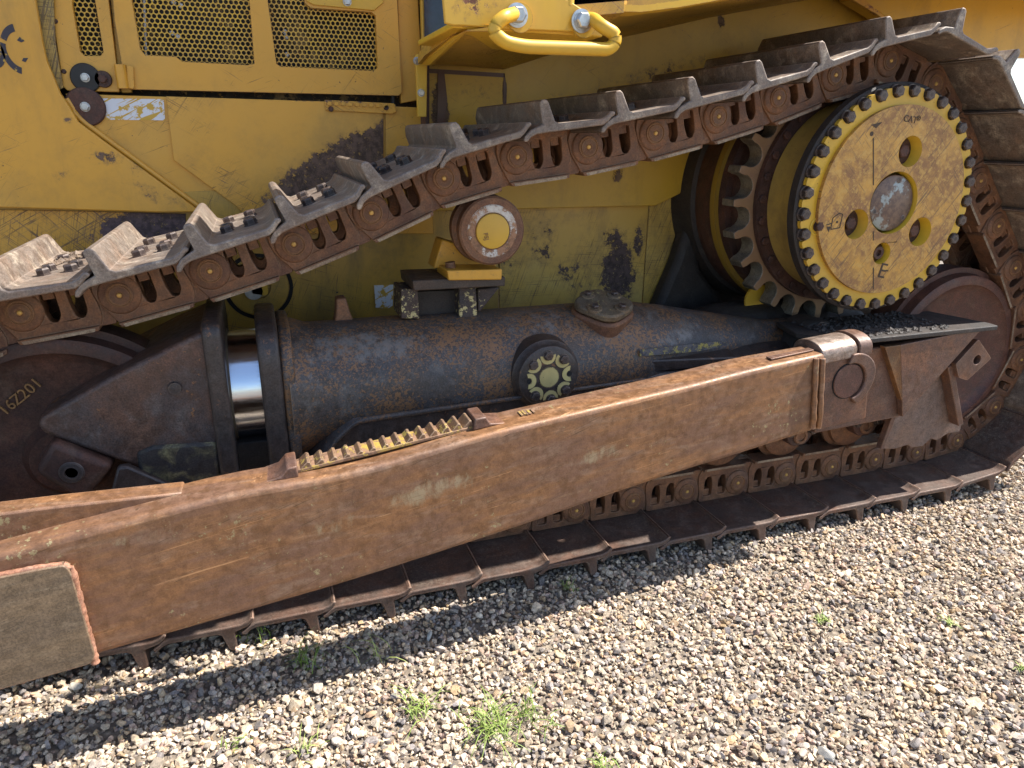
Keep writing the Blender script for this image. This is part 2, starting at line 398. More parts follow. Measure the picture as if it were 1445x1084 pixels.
n.link(n.mix(n.ramp(f, .35, .68), (1.12, 1.1, 1.08), (.62, .60, .58)), hs.inputs[7])
STONE = n.fin(hs.outputs[2], .82, 0, f2, .35, .15, spec=.3)
rocks = []
for i in range(16):
    me = rock_mesh(i + 3, 11 + i % 7); me.materials.append(STONE)
    if i % 3 == 0:
        for p in me.polygons: p.use_smooth = True
        me.set_sharp_from_angle(angle=math.radians(30))
    rocks.append(me)
rock_col = bpy.data.collections.new('stone_shapes')
for i, me in enumerate(rocks):
    ro = bpy.data.objects.new('stone_shape', me); rock_col.objects.link(ro)
rs = np.random.RandomState(11)
PAL = np.array([(.50, .44, .36), (.44, .40, .35), (.56, .50, .42), (.36, .34, .33), (.30, .29, .30), (.48, .38, .27), (.42, .33, .28), (.60, .55, .48), (.24, .235, .25), (.46, .37, .34), (.52, .41, .27), (.33, .30, .26)])
PW = np.array([.16, .14, .13, .11, .08, .09, .07, .09, .04, .05, .03, .01]); PW = PW / PW.sum()
def scatter(x0, x1, y0, y1, dens, s0, s1, z0, z1):
    k = int((x1 - x0) * (y1 - y0) * dens)
    co = np.c_[rs.uniform(x0, x1, k), rs.uniform(y0, y1, k), rs.uniform(z0, z1, k) + GZ]
    s = s0 * (s1 / s0) ** (rs.uniform(0, 1, k) ** 1.7)
    return co, s
L = [scatter(-3.0, 6.2, -2.4, .45, 6000, .0045, .0105, -.011, -.004), scatter(-3.0, 6.2, -2.4, .40, 3000, .0085, .0170, -.006, .006),
     scatter(-3, 6.2, -2.4, .3, 110, .015, .027, -.004, .006), scatter(3.0, 9, .35, 3.5, 1100, .012, .024, -.008, .003)]
co = np.concatenate([a for a, b in L]); s = np.concatenate([b for a, b in L]); k = len(co)
me = bpy.data.meshes.new('gravel'); me.vertices.add(k); me.vertices.foreach_set('co', co.astype(np.float32).ravel())
def attr(nm, ty, data, key):
    a = me.attributes.new(nm, ty, 'POINT'); a.data.foreach_set(key, np.ascontiguousarray(data).ravel())
attr('turn', 'FLOAT_VECTOR', np.c_[rs.normal(0, .42, k), rs.normal(0, .42, k), rs.uniform(0, 6.28, k)].astype(np.float32), 'vector')
attr('size', 'FLOAT', s.astype(np.float32), 'value')
attr('pick', 'INT', rs.randint(0, 16, k).astype(np.int32), 'value')
tint = PAL[rs.choice(len(PAL), k, p=PW)] * (rs.uniform(.62, 1.28, (k, 1)) ** 1.15) * np.array([1.30, 1.19, 1.05])
attr('tint', 'FLOAT_COLOR', np.c_[tint, np.ones(k)].astype(np.float32), 'color')
go = link_obj('gravel', me, STONE); go['kind'] = 'stuff'; go['label'] = 'sunlit tan and grey crushed gravel covering the yard'; go['category'] = 'gravel'
ng = bpy.data.node_groups.new('scatter_stones', 'GeometryNodeTree')
ng.interface.new_socket('Geometry', in_out='INPUT', socket_type='NodeSocketGeometry'); ng.interface.new_socket('Geometry', in_out='OUTPUT', socket_type='NodeSocketGeometry')
gi = ng.nodes.new('NodeGroupInput'); gq = ng.nodes.new('NodeGroupOutput'); iop = ng.nodes.new('GeometryNodeInstanceOnPoints')
ci = ng.nodes.new('GeometryNodeCollectionInfo'); ci.inputs['Collection'].default_value = rock_col; ci.inputs['Separate Children'].default_value = True
def na(nm, ty):
    a = ng.nodes.new('GeometryNodeInputNamedAttribute'); a.data_type = ty; a.inputs[0].default_value = nm; return a.outputs[0]
m2p = ng.nodes.new('GeometryNodeMeshToPoints')
ng.links.new(gi.outputs[0], m2p.inputs[0]); ng.links.new(m2p.outputs[0], iop.inputs['Points']); ng.links.new(ci.outputs[0], iop.inputs['Instance'])
iop.inputs['Pick Instance'].default_value = True
ng.links.new(na('pick', 'INT'), iop.inputs['Instance Index']); ng.links.new(na('turn', 'FLOAT_VECTOR'), iop.inputs['Rotation']); ng.links.new(na('size', 'FLOAT'), iop.inputs['Scale'])
ng.links.new(iop.outputs[0], gq.inputs[0])
md = go.modifiers.new('scatter', 'NODES'); md.node_group = ng

# ================================================================== the bulldozer
dozer = bpy.data.objects.new('bulldozer', None); C.objects.link(dozer); dozer.location = (0, 0, 0)
dozer['label'] = 'worn yellow bulldozer with rusty crawler track standing on gravel'; dozer['category'] = 'bulldozer'
D = dozer

# ---- track chain: path of the pins -------------------------------------------
SP = Vector((2.34, 1.339)); RS = .517           # sprocket
FI = Vector((-.62, .605)); RI = Vector((3.036, .605)); RP = .475   # idlers
PT = .26; YR = .23; SW = .68
upper = [(-.657, 1.077), (-.395, 1.112), (-.141, 1.171), (.111, 1.243), (.351, 1.332), (.588, 1.435), (.836, 1.501), (1.092, 1.533), (1.347, 1.580), (1.600, 1.639), (1.851, 1.708), (2.096, 1.794)]
path = [Vector(p) for p in upper]
for a in range(92, 42, -2): path.append(SP + RS * Vector((math.cos(math.radians(a)), math.sin(math.radians(a)))))
for a in range(42, -91, -3): path.append(RI + RP * Vector((math.cos(math.radians(a)), math.sin(math.radians(a)))))
for a in range(270, 96, -3): path.append(FI + RP * Vector((math.cos(math.radians(a)), math.sin(math.radians(a)))))
def march(path, n):
    dense = []
    for a, b in zip(path, path[1:]):
        k_ = max(1, int((b - a).length / .0005)); dense += [a.lerp(b, i / k_) for i in range(k_)]
    out = [dense[0]]
    for p in dense:
        if (p - out[-1]).length >= PT: out.append(p)
        if len(out) >= n: break
    return out
pins = march(path, 60)
# take up the slack round the front idler so that the chain closes
k0 = next(i for i, p in enumerate(pins) if i > 30 and p.x < -.55)
rest = [pins[k0]] + [p for p in path if p.x < pins[k0].x - .0 and p.y < 1.2 and path.index(p) > 60] + [path[0]]
ln = [0.0]
for a, b in zip(rest, rest[1:]): ln.append(ln[-1] + (b - a).length)
ng_ = max(1, round(ln[-1] / PT - .08)); pins = pins[:k0]
for i in range(ng_):
    t = ln[-1] * i / ng_; j = max(j for j in range(len(ln)) if ln[j] <= t + 1e-9); j = min(j, len(rest) - 2)
    pins.append(rest[j].lerp(rest[j + 1], (t - ln[j]) / max(1e-9, ln[j + 1] - ln[j])))
print('PINS', len(pins), [tuple(round(v, 3) for v in p) for p in pins])
print('closure', (pins[-1] - pins[0]).length)
NL = len(pins)

# link mesh: local u along the pins, v outward; built at y=0 as the outer face
def link_mesh():
    bm = bmesh.new()
    win = lambda u: rounded([(u - .021, .046), (u + .021, .046), (u + .019, -.03), (u + .004, -.050), (u - .014, -.044), (u - .021, -.01)], .012, 3)
    out = rounded([(-.052, .070), (-.068, .03), (-.064, -.01), (-.045, -.052), (-.030, -.088), (.182, -.088), (.198, -.052), (.196, -.01), (.188, .03), (.190, .071)], .012, 2)
    add_prism(bm, out, .006, .05, 'y', [win(.076), win(.146)])
    inb = [(.17, .066), (.17, -.088), (.235, -.088), (.27, -.066), (.318, -.03), (.318, .03), (.29, .062)]
    add_prism(bm, rounded(inb, .015, 2), .052, .088, 'y')
    add_prism(bm, [(.175, .068), (.175, -.084), (.225, -.084), (.246, -.05), (.246, .03), (.225, .068)], .014, .053, 'y')
    # rail head
    add_prism(bm, [(-.028, -.092), (.180, -.092), (.184, -.078), (-.034, -.078)], -.008, .075, 'y')
    # pin boss
    add_lathe(bm, [(.006, .060), (-.001, .057), (-.004, .050)], (0, 0, 0), 'y', 28)
    # shoe bolt nuts in the windows
    for u in (.076, .146): add_box(bm, (u - .016, .018, .018), (u + .016, .045, .069))
    return bm_mesh(bm, 'track_link')
def pin_mesh():
    bm = bmesh.new()
    add_lathe(bm, [(-.003, .037), (-.008, .036), (-.009, .033), (-.006, .0315), (-.006, .029), (-.009, .0275), (-.009, .012), (-.007, .009)], (0, 0, 0), 'y', 28)
    return bm_mesh(bm, 'track_pin')
def shoe_mesh():
    bm = bmesh.new()
    prof = [(-.055, .056), (-.049, .070), (-.030, .086), (-.006, .093), (.010, .097), (.006, .156), (.011, .166), (.026, .167), (.034, .158), (.050, .103), (.062, .095), (.205, .093), (.222, .099), (.238, .112), (.250, .110), (.252, .101),
            (.240, .095), (.226, .083), (.208, .074), (.02, .073), (-.012, .072), (-.030, .066), (-.044, .053)]
    # straight along y, with the grouser ends slightly chamfered
    ys = [0, .004, SW - .03, SW]
    rings = []
    for y in ys:
        sh = 0 if y < SW - .001 else .03
        rings.append([bm.verts.new((u, y, v - (sh if v > .14 else 0))) for u, v in prof])
    for a, b in zip(rings, rings[1:]):
        for i in range(len(prof)): bm.faces.new((a[i], a[(i + 1) % len(prof)], b[(i + 1) % len(prof)], b[i]))
    bm.faces.new(rings[0]); bm.faces.new(rings[-1][::-1])
    return bm_mesh(bm, 'track_shoe')
def bolt_up_mesh():
    bm = bmesh.new()
    add_lathe(bm, [(0, .021), (.004, .021), (.004, .019), (.017, .019), (.021, .015)], (0, 0, 0), 'z', 6)
    return bm_mesh(bm, 'shoe_bolt')
LM, PM, SM, BU = link_mesh(), pin_mesh(), shoe_mesh(), bolt_up_mesh()
for m_, mt in ((LM, RUST), (PM, PINM), (SM, SHOE), (BU, BOLT)): m_.materials.append(mt)
wm = bmesh.new(); add_prism(wm, [(-.018, -.0925), (.168, -.0925), (.172, -.0825), (-.022, -.0825)], -.0092, -.0078, 'y'); WM = bm_mesh(wm, 'rail_edge'); WM.materials.append(steel('rubbed_rail_edge', (.36, .28, .20), (.22, .13, .08), (.42, .34, .26), rust_amt=.52, metal=.3))
dm = bmesh.new(); add_lathe(dm, [(-.007, .0075), (-.0105, .0055), (-.0115, .002)], (0, 0, 0), 'y', 10); DM = bm_mesh(dm, 'grease_plug'); DM.materials.append(DIMPLE)
for me_ in (LM, PM, SM, DM):
    for p in me_.polygons: p.use_smooth = True
    me_.set_sharp_from_angle(angle=math.radians(33))
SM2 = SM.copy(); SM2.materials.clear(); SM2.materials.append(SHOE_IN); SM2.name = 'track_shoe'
first = None
rj = random.Random(5)
for i in range(NL):
    a = pins[i]; b = pins[(i + 1) % NL]
    d = (b - a).normalized() if i < NL - 1 else (pins[0] - a).normalized()
    nrm = Vector((-d.y, d.x))
    def mat4(y, o=a): return Matrix(((d.x, 0, nrm.x, o.x), (0, 1, 0, y), (d.y, 0, nrm.y, o.y), (0, 0, 0, 1)))
    for y, inner in ((YR, False), (YR + .20, True)):
        lk = link_obj('track_link', LM, None, D, 0); lk.matrix_basis = mat4(y)
        if not inner:
            bv = lk.modifiers.new('b', 'BEVEL'); bv.width = .0035; bv.segments = 2; bv.limit_method = 'ANGLE'; bv.angle_limit = math.radians(40)
            p_ = link_obj('track_pin', PM, None, lk); w_ = link_obj('rail_edge', WM, None, lk); g_ = link_obj('grease_plug', DM, None, lk)
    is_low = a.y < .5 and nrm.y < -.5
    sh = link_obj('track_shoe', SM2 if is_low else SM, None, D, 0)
    sh.matrix_basis = mat4(rj.uniform(-.004, .004)) @ Matrix.Rotation(rj.uniform(-.01, .01), 4, 'Y')
    bv = sh.modifiers.new('b', 'BEVEL'); bv.width = .0045; bv.segments = 2; bv.limit_method = 'ANGLE'; bv.angle_limit = math.radians(50)
    if not is_low:
        for u in (.095, .165):
            for y in (YR - .02, YR + .05, YR + .235):
                bo = link_obj('shoe_bolt', BU, None, sh); bo.location = (u, y, .093); bo.rotation_euler.z = rj.uniform(0, 1)
        
# bushings between the rails
bm = bmesh.new(); add_lathe(bm, [(.05, .036), (.20, .036)], (0, 0, 0), 'y', 14); BSH = bm_mesh(bm, 'bushing'); BSH.materials.append(RUST_DK)
for p in pins:
    o = link_obj('bushing', BSH, None, D); o.location = (p.x, YR, p.y)

# ---- idlers ------------------------------------------------------------------
def idler(cx, cz, txt=False, mat=RUST_DK):
    o = lathe('idler_wheel', [(.0, .06), (.0, .10), (.030, .125), (.032, .305), (.012, .338), (.0, .345), (.0, .372), (.006, .385), (.05, .392), (.052, .415), (.155, .415), (.157, .392), (.2, .388), (.21, .37), (.21, .05)], (cx, YR + .0, cz), mat, D, n=96)
    lathe('hub_cap', [(-.02, .07), (-.022, .05), (.01, .085)], (cx, YR, cz), mat, o, n=40)
    return o
idf = idler(FI.x, FI.y); idr = idler(RI.x, RI.y, mat=steel('rear_idler_rust', (.095, .042, .032), (.15, .062, .04), (.2, .12, .08), rust_amt=.5, rough=.55))
EMB = flat('raised_casting_ochre', (.30, .155, .055), .6)
for k, ch in enumerate('16Z201'):
    p = at(6 + k * 9.2, 579 - k * 7.6, YR + .026)
    text('casting_number', ch, .046, (p.x, YR + .0275, p.z), EMB, idf, ry=-.62, ext=.004)

# ---- carrier roller ----------------------------------------------------------
cr_c = (.752, .22, 1.262)
cr = lathe('carrier_roller', [(.0, .058), (.0, .108), (.006, .115), (.03, .117), (.038, .112), (.05, .104), (.085, .104), (.09, .118), (.105, .121), (.115, .118), (.125, .112), (.15, .112), (.165, .07), (.25, .06)], cr_c, RUST, D, n=64)
lathe('paint_ring', [(-.001, .062), (-.003, .064), (-.003, .084), (0, .088)], cr_c, WHITEP, cr, n=48, caps=False)
lathe('roller_cap', [(.0, .0595), (-.006, .058), (-.008, .054), (-.008, .001)], cr_c, YEL_CLEAN, cr, n=40)
text('roller_mark', 'FSJ', .022, (cr_c[0] - .026, cr_c[1] - .0095, cr_c[2] - .016), EMB, cr, ry=PI / 2.3)
# bracket
y0 = .33
def pp(name, pts, Y, t, mat, parent=D, bev=.004, holes=(), side_mat=None, seg=2):
    return prism(name, xz(pts, Y), Y, Y + t, mat, parent, bev=bev, holes=[xz(h, Y) for h in holes], side_mat=side_mat, seg=seg)
YB1 = paint('roller_bracket_paint', amt=.60, scratch=.66, dark=(.07, .045, .035), patch_scale=16)
rb = pp('roller_bracket', [(624, 338), (672, 352), (700, 372), (700, 379), (612, 379)], .36, .10, YB1, bev=.006)
pp('bracket_step', [(631, 382), (709, 380), (708, 395), (633, 396)], .24, .16, YB1, rb, bev=.004)
pp('bracket_shelf', [(582, 396), (713, 391), (713, 404), (584, 411)], .25, .22, steel('shelf_steel', (.06, .045, .035), (.10, .06, .04), (.14, .1, .07), speck=(.45, .34, .12), speck_amt=.64, speck_scale=55), rb, bev=.004)
PAINTCHIP = steel('chipped_bracket_steel', (.045, .038, .04), (.08, .05, .04), (.1, .08, .07), speck=(.5, .42, .2), speck_amt=.56, speck_scale=50)
pp('bracket_leg', [(566, 408), (590, 408), (592, 450), (566, 450)], .30, .14, PAINTCHIP, rb)
pp('bracket_leg', [(648, 406), (672, 406), (674, 450), (648, 450)], .30, .14, PAINTCHIP, rb)
pp('dark_cavity_fill', [(588, 411), (650, 409), (650, 452), (588, 452)], .36, .10, FRAME_D, rb)  # black fill stands in for the shade between the legs
pp('bracket_gusset', [(674, 408), (705, 406), (678, 440), (674, 440)], .32, .03, PAINTCHIP, rb)
tube('bracket_stud', [at(637, 384, .30), at(635, 370, .30)], .018, RUST, rb, n=12)

# ---- track frame -------------------------------------------------------------
AXY, AXZ = .35, .735
tb = lathe('recoil_tube', [(.05, .245), (.085, .238), (.12, .224), (.14, .222), (1.33, .222), (1.50, .195), (2.02, .095), (2.25, .09)], (0, AXY, AXZ), FRAME_P, D, axis='x', n=72, smooth=30)
def ringplate(name, x0, x1, hw, z0, z1, mat, r=.09, bev=.012, yc=AXY):
    poly = rounded([(yc - hw, z0), (yc - hw, z1), (yc + hw, z1), (yc + hw, z0)], r, 6)
    return prism(name, poly, x0, x1, mat, D, axis='x', bev=bev, seg=3)
rp = ringplate('tube_flange', -.035, .03, .235, .42, 1.01, FRAME, r=.14)
ringplate('tube_collar', .03, .07, .228, .50, .985, FRAME_P, r=.15)
lathe('recoil_rod', [(-.25, .182), (.06, .182)], (0, AXY, AXZ + .03), CHROME, D, axis='x', n=96)
yk = ringplate('yoke_flange', -.185, -.13, .24, .40, 1.035, FRAME, r=.05)
# sealing lip around the bare rod
lathe('rod_seal', [(0, .188), (.006, .188)], (-.13, AXY, AXZ + .03), flat('dark_seal', (.12, .09, .06), .5), yk, axis='x', n=64)
# cast nose of the yoke
nose_o = xz([(52, 600), (58, 588), (150, 535), (235, 492), (306, 459), (312, 668), (200, 662), (165, 650), (60, 612)], .13)
nb = prism('yoke_casting', nose_o, .13, .58, steel('yoke_steel', (.075, .055, .052), (.14, .07, .045), (.17, .15, .14), rust_amt=.5, rough=.5, dust_amt=.4, metal=.15, speck=(.24, .11, .045), speck_amt=.63, speck_scale=40), D, bev=.03, seg=4)
pp('yoke_pocket', [(192, 640), (215, 630), (306, 625), (312, 680), (200, 690)], .118, .02, steel('yoke_pocket_paint', (.035, .03, .03), (.05, .04, .035), (.3, .25, .11), dust_amt=.7), nb, bev=.01)
for k_, (px, py) in enumerate([(247, 547)]):
    p = at(px, py, .13); lathe('casting_boss', [(.0, .02), (-.012, .018), (-.014, .001)], (p.x, .13, p.z), FRAME, nb, n=20)
gb = pp('guide_block', [(48, 668), (72, 622), (160, 658), (118, 712)], .10, .18, RUST_DK, bev=.02, seg=3)
p = at(101, 667, .10); lathe('bolt_seat', [(.0, .034), (-.006, .030), (-.007, .018), (.01, .014), (.012, .001)], (p.x, .10, p.z), FRAME, gb, n=28)
pp('guide_plate', [(165, 660), (180, 658), (262, 694), (240, 760), (140, 760)], .10, .03, FRAME, bev=.008)
box('frame_core', (-.3, .22, .34), (2.2, .48, .60), FRAME_D, D)
# side plate below the tube with its welded ledge
def loft_x(name, stations, mat, parent=D, bev=.006, seg=2, smooth=35):
    bm = bmesh.new(); rings = [[bm.verts.new((x, y, z)) for y, z in loop] for x, loop in stations]
    m = len(rings[0])
    for a, b in zip(rings, rings[1:]):
        for i in range(m): bm.faces.new((a[i], a[(i + 1) % m], b[(i + 1) % m], b[i]))
    bm.faces.new(rings[0]); bm.faces.new(rings[-1][::-1])
    return link_obj(name, bm_mesh(bm, name), mat, parent, bev, smooth, seg)
def sp(zt, y=.125, zb=.42, k=0): return [(y, zb), (y, zt), (y + .018, zt + .022), (y + .10, zt + .075), (.45, zt + .07), (.45, zb)]
side = loft_x('frame_side', [(.02, sp(.44)), (.09, sp(.48)), (.17, sp(.60)), (.24, sp(.665)), (1.3, sp(.70)), (2.0, sp(.69)), (2.3, sp(.66))], FRAME)
tube('weld_seam', fillet([(.05, .121, .40), (.09, .121, .47), (.18, .121, .615), (.25, .121, .672), (1.3, .121, .705), (2.0, .121, .69)], .03), .009, FRAME_P, side, n=8, bump=.2)
p = at(540, 610, .125)
# pivot hub with eight bolts
hc = Vector((.921, .125, .765))
hub = lathe('pivot_hub', [(.06, .135), (.0, .128), (-.01, .118), (-.03, .112), (-.034, .106), (-.034, .040), (-.005, .037), (-.003, .001)], hc, FRAME, D, n=56)
lathe('hub_recess', [(-.0345, .0385), (-.036, .037), (-.008, .034), (-.007, .001)], hc, PALE, hub, n=32)
HB = hexbolt_mesh(.017, .016, 'hub_bolt'); HB.materials.append(BOLT)
for k_ in range(8):
    a = math.radians(95 + 45 * k_); x, z = hc.x + .078 * math.cos(a), hc.z + .078 * math.sin(a)
    # horseshoe of old paint round each bolt hole
    pol = [(x + .029 * math.cos(a + t), z + .029 * math.sin(a + t)) for t in np.linspace(PI * .45, PI * 1.55, 12)] + [(x + .012 * math.cos(a + t), z + .012 * math.sin(a + t)) for t in np.linspace(PI * 1.55, PI * .45, 12)]
    prism('painted_pocket', pol, hc.y - .0365, hc.y - .033, PALE, hub)
    if k_ not in (2, 6):
        bo = link_obj('hub_bolt', HB, None, hub, 0); bo.location = (x + .004 * math.cos(a), hc.y - .034, z + .004 * math.sin(a)); bo.rotation_euler.y = k_ * .3
    else:
        lathe('bolt_hole', [(0, .008), (-.0015, .008)], (x, hc.y - .0365, z), VOID, hub, n=12)
# filler cap on the tube
fc = Vector((1.205, .33, .895))
def cap_poly(r, n=40): r *= .86; return [(fc.x + r * (1 + .07 * math.cos(4 * t + .6)) * math.cos(t), fc.y + r * .92 * (1 + .07 * math.cos(4 * t + .6)) * math.sin(t)) for t in np.linspace(0, 2 * PI, n, endpoint=False)]
fcap = prism('filler_boss', cap_poly(.135), .80, .955, RUST, D, axis='z', bev=.01, smooth=40)
capm = steel('filler_lid_steel', (.13, .10, .07), (.17, .11, .06), (.24, .2, .13), speck=(.38, .30, .12), speck_amt=.62, speck_scale=60, edge=(.3, .2, .12))
prism('filler_lid', cap_poly(.125), .958, .988, capm, fcap, axis='z', bev=.008, smooth=40)
for k_ in range(4):
    a = math.radians(38 + 90 * k_); bo = link_obj('lid_bolt', BU, RUST, fcap); bo.scale = (.8, .8, .75); bo.location = (fc.x + .076 * math.cos(a), fc.y + .070 * math.sin(a), 0.990)
    lathe('bolt_boss', [(0, .030), (.008, .028), (.010, .024)], (fc.x + .076 * math.cos(a), fc.y + .070 * math.sin(a), 0.984), capm, fcap, axis='z', n=20)
_c = Vector((fc.x, .35, AXZ)); fcap.matrix_basis = Matrix.Translation(_c) @ Matrix.Rotation(math.radians(17), 4, 'X') @ Matrix.Translation(-_c + Vector((0, 0, .012)))
# small lug on the tube
pp('tube_lug', [(471, 462), (474, 445), (475, 422), (488, 420), (494, 440), (502, 460)], .36, .06, RUST, D, bev=.006)
# yellow worn line and strip on the rear of the tube
loft_x('tube_rear_shelf', [(1.33, [(.135, .725), (.135, .775), (.22, .80), (.22, .725)]), (1.75, [(.135, .72), (.135, .75), (.22, .77), (.22, .72)])], FRAME, D)
pp('paint_remnant', [(903, 494), (1022, 481), (1030, 487), (985, 496), (903, 503)], .131, .004, paint('old_yellow_line', col=(.42, .34, .09), amt=.455, dark=(.06, .055, .06), scratch=.6, patch_scale=30), side, bev=0)
# lifting eye
eye = [at(990, 478, .40)] + [at(a, b, .40) for a, b in ((986, 460), (990, 449), (1000, 446), (1008, 455), (1010, 480))]
tube('lifting_eye', fillet(eye, .03, 4), .017, FRAME, D, n=12)
# equalizer housing and rear frame lumps
lathe('axle_housing', [(-.16, .06), (-.15, .13), (-.1, .175), (.0, .19), (.14, .185), (.26, .16)], (2.19, .50, .66), FRAME_D, D, n=48)
eqh = lathe('frame_hump', [(-.45, .05), (-.40, .12), (-.2, .17), (.1, .18), (.45, .14), (.6, .10)], (2.1, .52, .70), FRAME_D, D, axis='x', n=40)
bc = at(1150, 497, .20)
bf = lathe('bearing_flange', [(.12, .14), (.02, .14), (.0, .132), (-.012, .11), (-.03, .09), (-.04, .03)], (bc.x, .20, bc.z), FRAME_D, D, n=48)
FB = hexbolt_mesh(.018, .02, 'flange_bolt'); FB.materials.append(BOLT)
for k_ in range(10):
    a = k_ * PI / 5 + .3; bo = link_obj('flange_bolt', FB, None, bf); bo.location = (bc.x + .115 * math.cos(a), .192, bc.z + .115 * math.sin(a))
# rear bracket carrying the trunnion
top = [(2.08, -.035), (2.92, -.035), (2.93, .01), (2.86, .30), (2.05, .30), (2.0, .12)]
rbr = prism('rear_bracket', xz([(1150, 520), (1225, 493), (1385, 464), (1273, 588), (1150, 612)], .0), .0, .20, ARM2, D, bev=.006)
prism('bracket_top_plate', top, .812, .832, FRAME_D, rbr, axis='z', bev=.004)
pp('bracket_web', [(1271, 487), (1386, 464), (1274, 589)], -.03, .028, ARM2, rbr, bev=.003)
pp('bracket_gusset', [(1249, 490), (1271, 487), (1279, 585)], -.028, .028, steel('gusset_steel', (.09, .05, .03), (.20, .09, .03), (.3, .2, .1), rust_amt=.42, edge=(.4, .22, .1)), rbr, bev=.002)
lug = xz([(1346, 513), (1378, 478), (1396, 505), (1362, 536), (1350, 532)], -.01)
lh = circ(at(1376, 507, -.01).x, at(1376, 507, -.01).z, .022, 20)
prism('tie_down_lug', rounded(lug, .01, 3), -.02, .035, ARM2, rbr, bev=.004, holes=[lh])
gd = pp('rock_guard', [(1243, 634), (1268, 566), (1338, 512), (1345, 530), (1357, 600), (1354, 610), (1338, 612), (1322, 622), (1314, 619), (1302, 630), (1286, 632), (1282, 628), (1262, 634)], .05, .02, steel('guard_steel', (.17, .12, .10), (.21, .13, .09), (.28, .2, .16), rust_amt=.5, bump=.7, dust_amt=.4), D, bev=.004)
pp('guard_rib', [(1338, 519), (1346, 514), (1360, 598), (1353, 602)], .0, .05, ARM2, gd, bev=.004)
pp('guard_rib', [(1243, 634), (1248, 634), (1272, 570), (1266, 570)], .02, .03, ARM2, gd, bev=.003)
# bottom rollers
for x in (-.05, .32, .69, 1.06, 1.43, 1.80, 2.135, 2.50):
    r_ = lathe('track_roller', [(.0, .05), (.0, .098), (.01, .115), (.03, .118), (.04, .135), (.055, .135), (.06, .112), (.14, .112), (.15, .135), (.165, .135), (.17, .11), (.2, .11), (.2, .05)], (x, YR, .338), RUST, D, n=48)
    cp_ = rounded([(x - .075, .365), (x - .055, .325), (x - .03, .305), (x + .03, .305), (x + .055, .325), (x + .075, .365), (x + .075, .40), (x - .075, .40)], .012, 2)
    prism('roller_collar', cp_, .155, .215, RUST_DK, r_, bev=.006)
    lathe('collar_ring', [(-.004, .035), (-.012, .032), (-.012, .022), (-.002, .020), (-.002, .001)], (x, .155, .352), RUST, r_, n=24)
    bx_ = link_obj('collar_bolt', FB, None, r_); bx_.location = (x - .058, .155, .375)
    bx_ = link_obj('collar_bolt', FB, None, r_); bx_.location = (x + .058, .155, .375)

# ---- final drive -------------------------------------------------------------
DRUM = paint('dusty_drum_paint', col=(.50, .33, .075), fade=(.42, .29, .09), amt=.66, dirt=.6, dark=(.15, .075, .035), scratch=.68, grime=(.22, .15, .06))
fd = lathe('final_drive', [(.06, .10), (.06, .30), (.02, .345), (.02, .432), (.055, .434), (.06, .41), (.07, .405), (.10, .402), (.115, .392), (.23, .388), (.235, .30)], (SP.x, .10, SP.y), DRUM, D, n=128)
lathe('gasket_ring', [(.017, .40), (.013, .428), (.018, .436), (.052, .437), (.058, .431), (.06, .40)], (SP.x, .10, SP.y), FRAME_D, fd, n=128, caps=False)
NB = 33; cov = []
for k_ in range(NB):
    a0 = math.radians(97.83 - 360 / NB * k_)
    for t in (-.5, -.36):
        a = a0 + math.radians(t * 360 / NB); cov.append((SP.x + .420 * math.cos(a), SP.y + .420 * math.sin(a)))
    cc = (SP.x + .405 * math.cos(a0), SP.y + .405 * math.sin(a0))
    for s_ in (-1.45, -2.2, -PI, -4.08, -4.83):
        cov.append((cc[0] + .0245 * math.cos(a0 + s_ ), cc[1] + .0245 * math.sin(a0 + s_)))
    for t in (.36,):
        a = a0 + math.radians(t * 360 / NB); cov.append((SP.x + .420 * math.cos(a), SP.y + .420 * math.sin(a)))
# order the outline by angle along each notch
def fix(cov):
    out = []
    per = len(cov) // NB
    for k_ in range(NB):
        a0 = math.radians(97.83 - 360 / NB * k_)
        cc = Vector((SP.x + .405 * math.cos(a0), SP.y + .405 * math.sin(a0)))
        h = math.radians(180 / NB)
        rad = Vector((math.cos(a0), math.sin(a0))); tan = Vector((-math.sin(a0), math.cos(a0)))
        P = [SP + .420 * Vector((math.cos(a0 + h * .98), math.sin(a0 + h * .98)))]
        P.append(cc + tan * .026 + rad * .012)
        for t in np.linspace(0, PI, 7): P.append(cc + tan * .0245 * math.cos(t) - rad * .0245 * math.sin(t))
        P.append(cc - tan * .026 + rad * .012)
        out += [(p.x, p.y) for p in P]
    return out
flange = prism('cover_flange', fix(cov), .098, .117, YEL_CLEAN, fd, bev=.0015, holes=[circ(SP.x, SP.y, .34, 72)])
holes3 = [(2.383, 1.528, .057), (2.179, 1.261, .057), (2.512, 1.222, .057)]
holes1 = [(2.332, 1.143, .043)]
fl = [circ(x, z, r, 40) for x, z, r in holes3 + holes1] + [circ(2.347, 1.337, .118, 56)]
cover = prism('cover_plate', circ(SP.x + .004, SP.y, .356, 96), .082, .11, RUBBED, fd, holes=fl, side_mat=None, bev=.0012)
YP = paint('pocket_yellow_paint', col=(.68, .44, .035), amt=.80, scratch=.75, dirt=.1)
for x, z, r in holes3:
    o = lathe('bolt_pocket', [(-.0185, r - .0005), (.03, r - .004), (.045, r * .82), (.046, r * .8)], (x, .10, z), YP, fd, n=40, caps=False)
    lathe('pocket_floor', [(.03, r * .98), (.031, .001)], (x, .10, z), RUST_DK, o, n=32)
    bo = link_obj('pocket_bolt', hexbolt_mesh(.026, .022, 'pocket_bolt'), RUST_DK, o); bo.location = (x, .128, z)
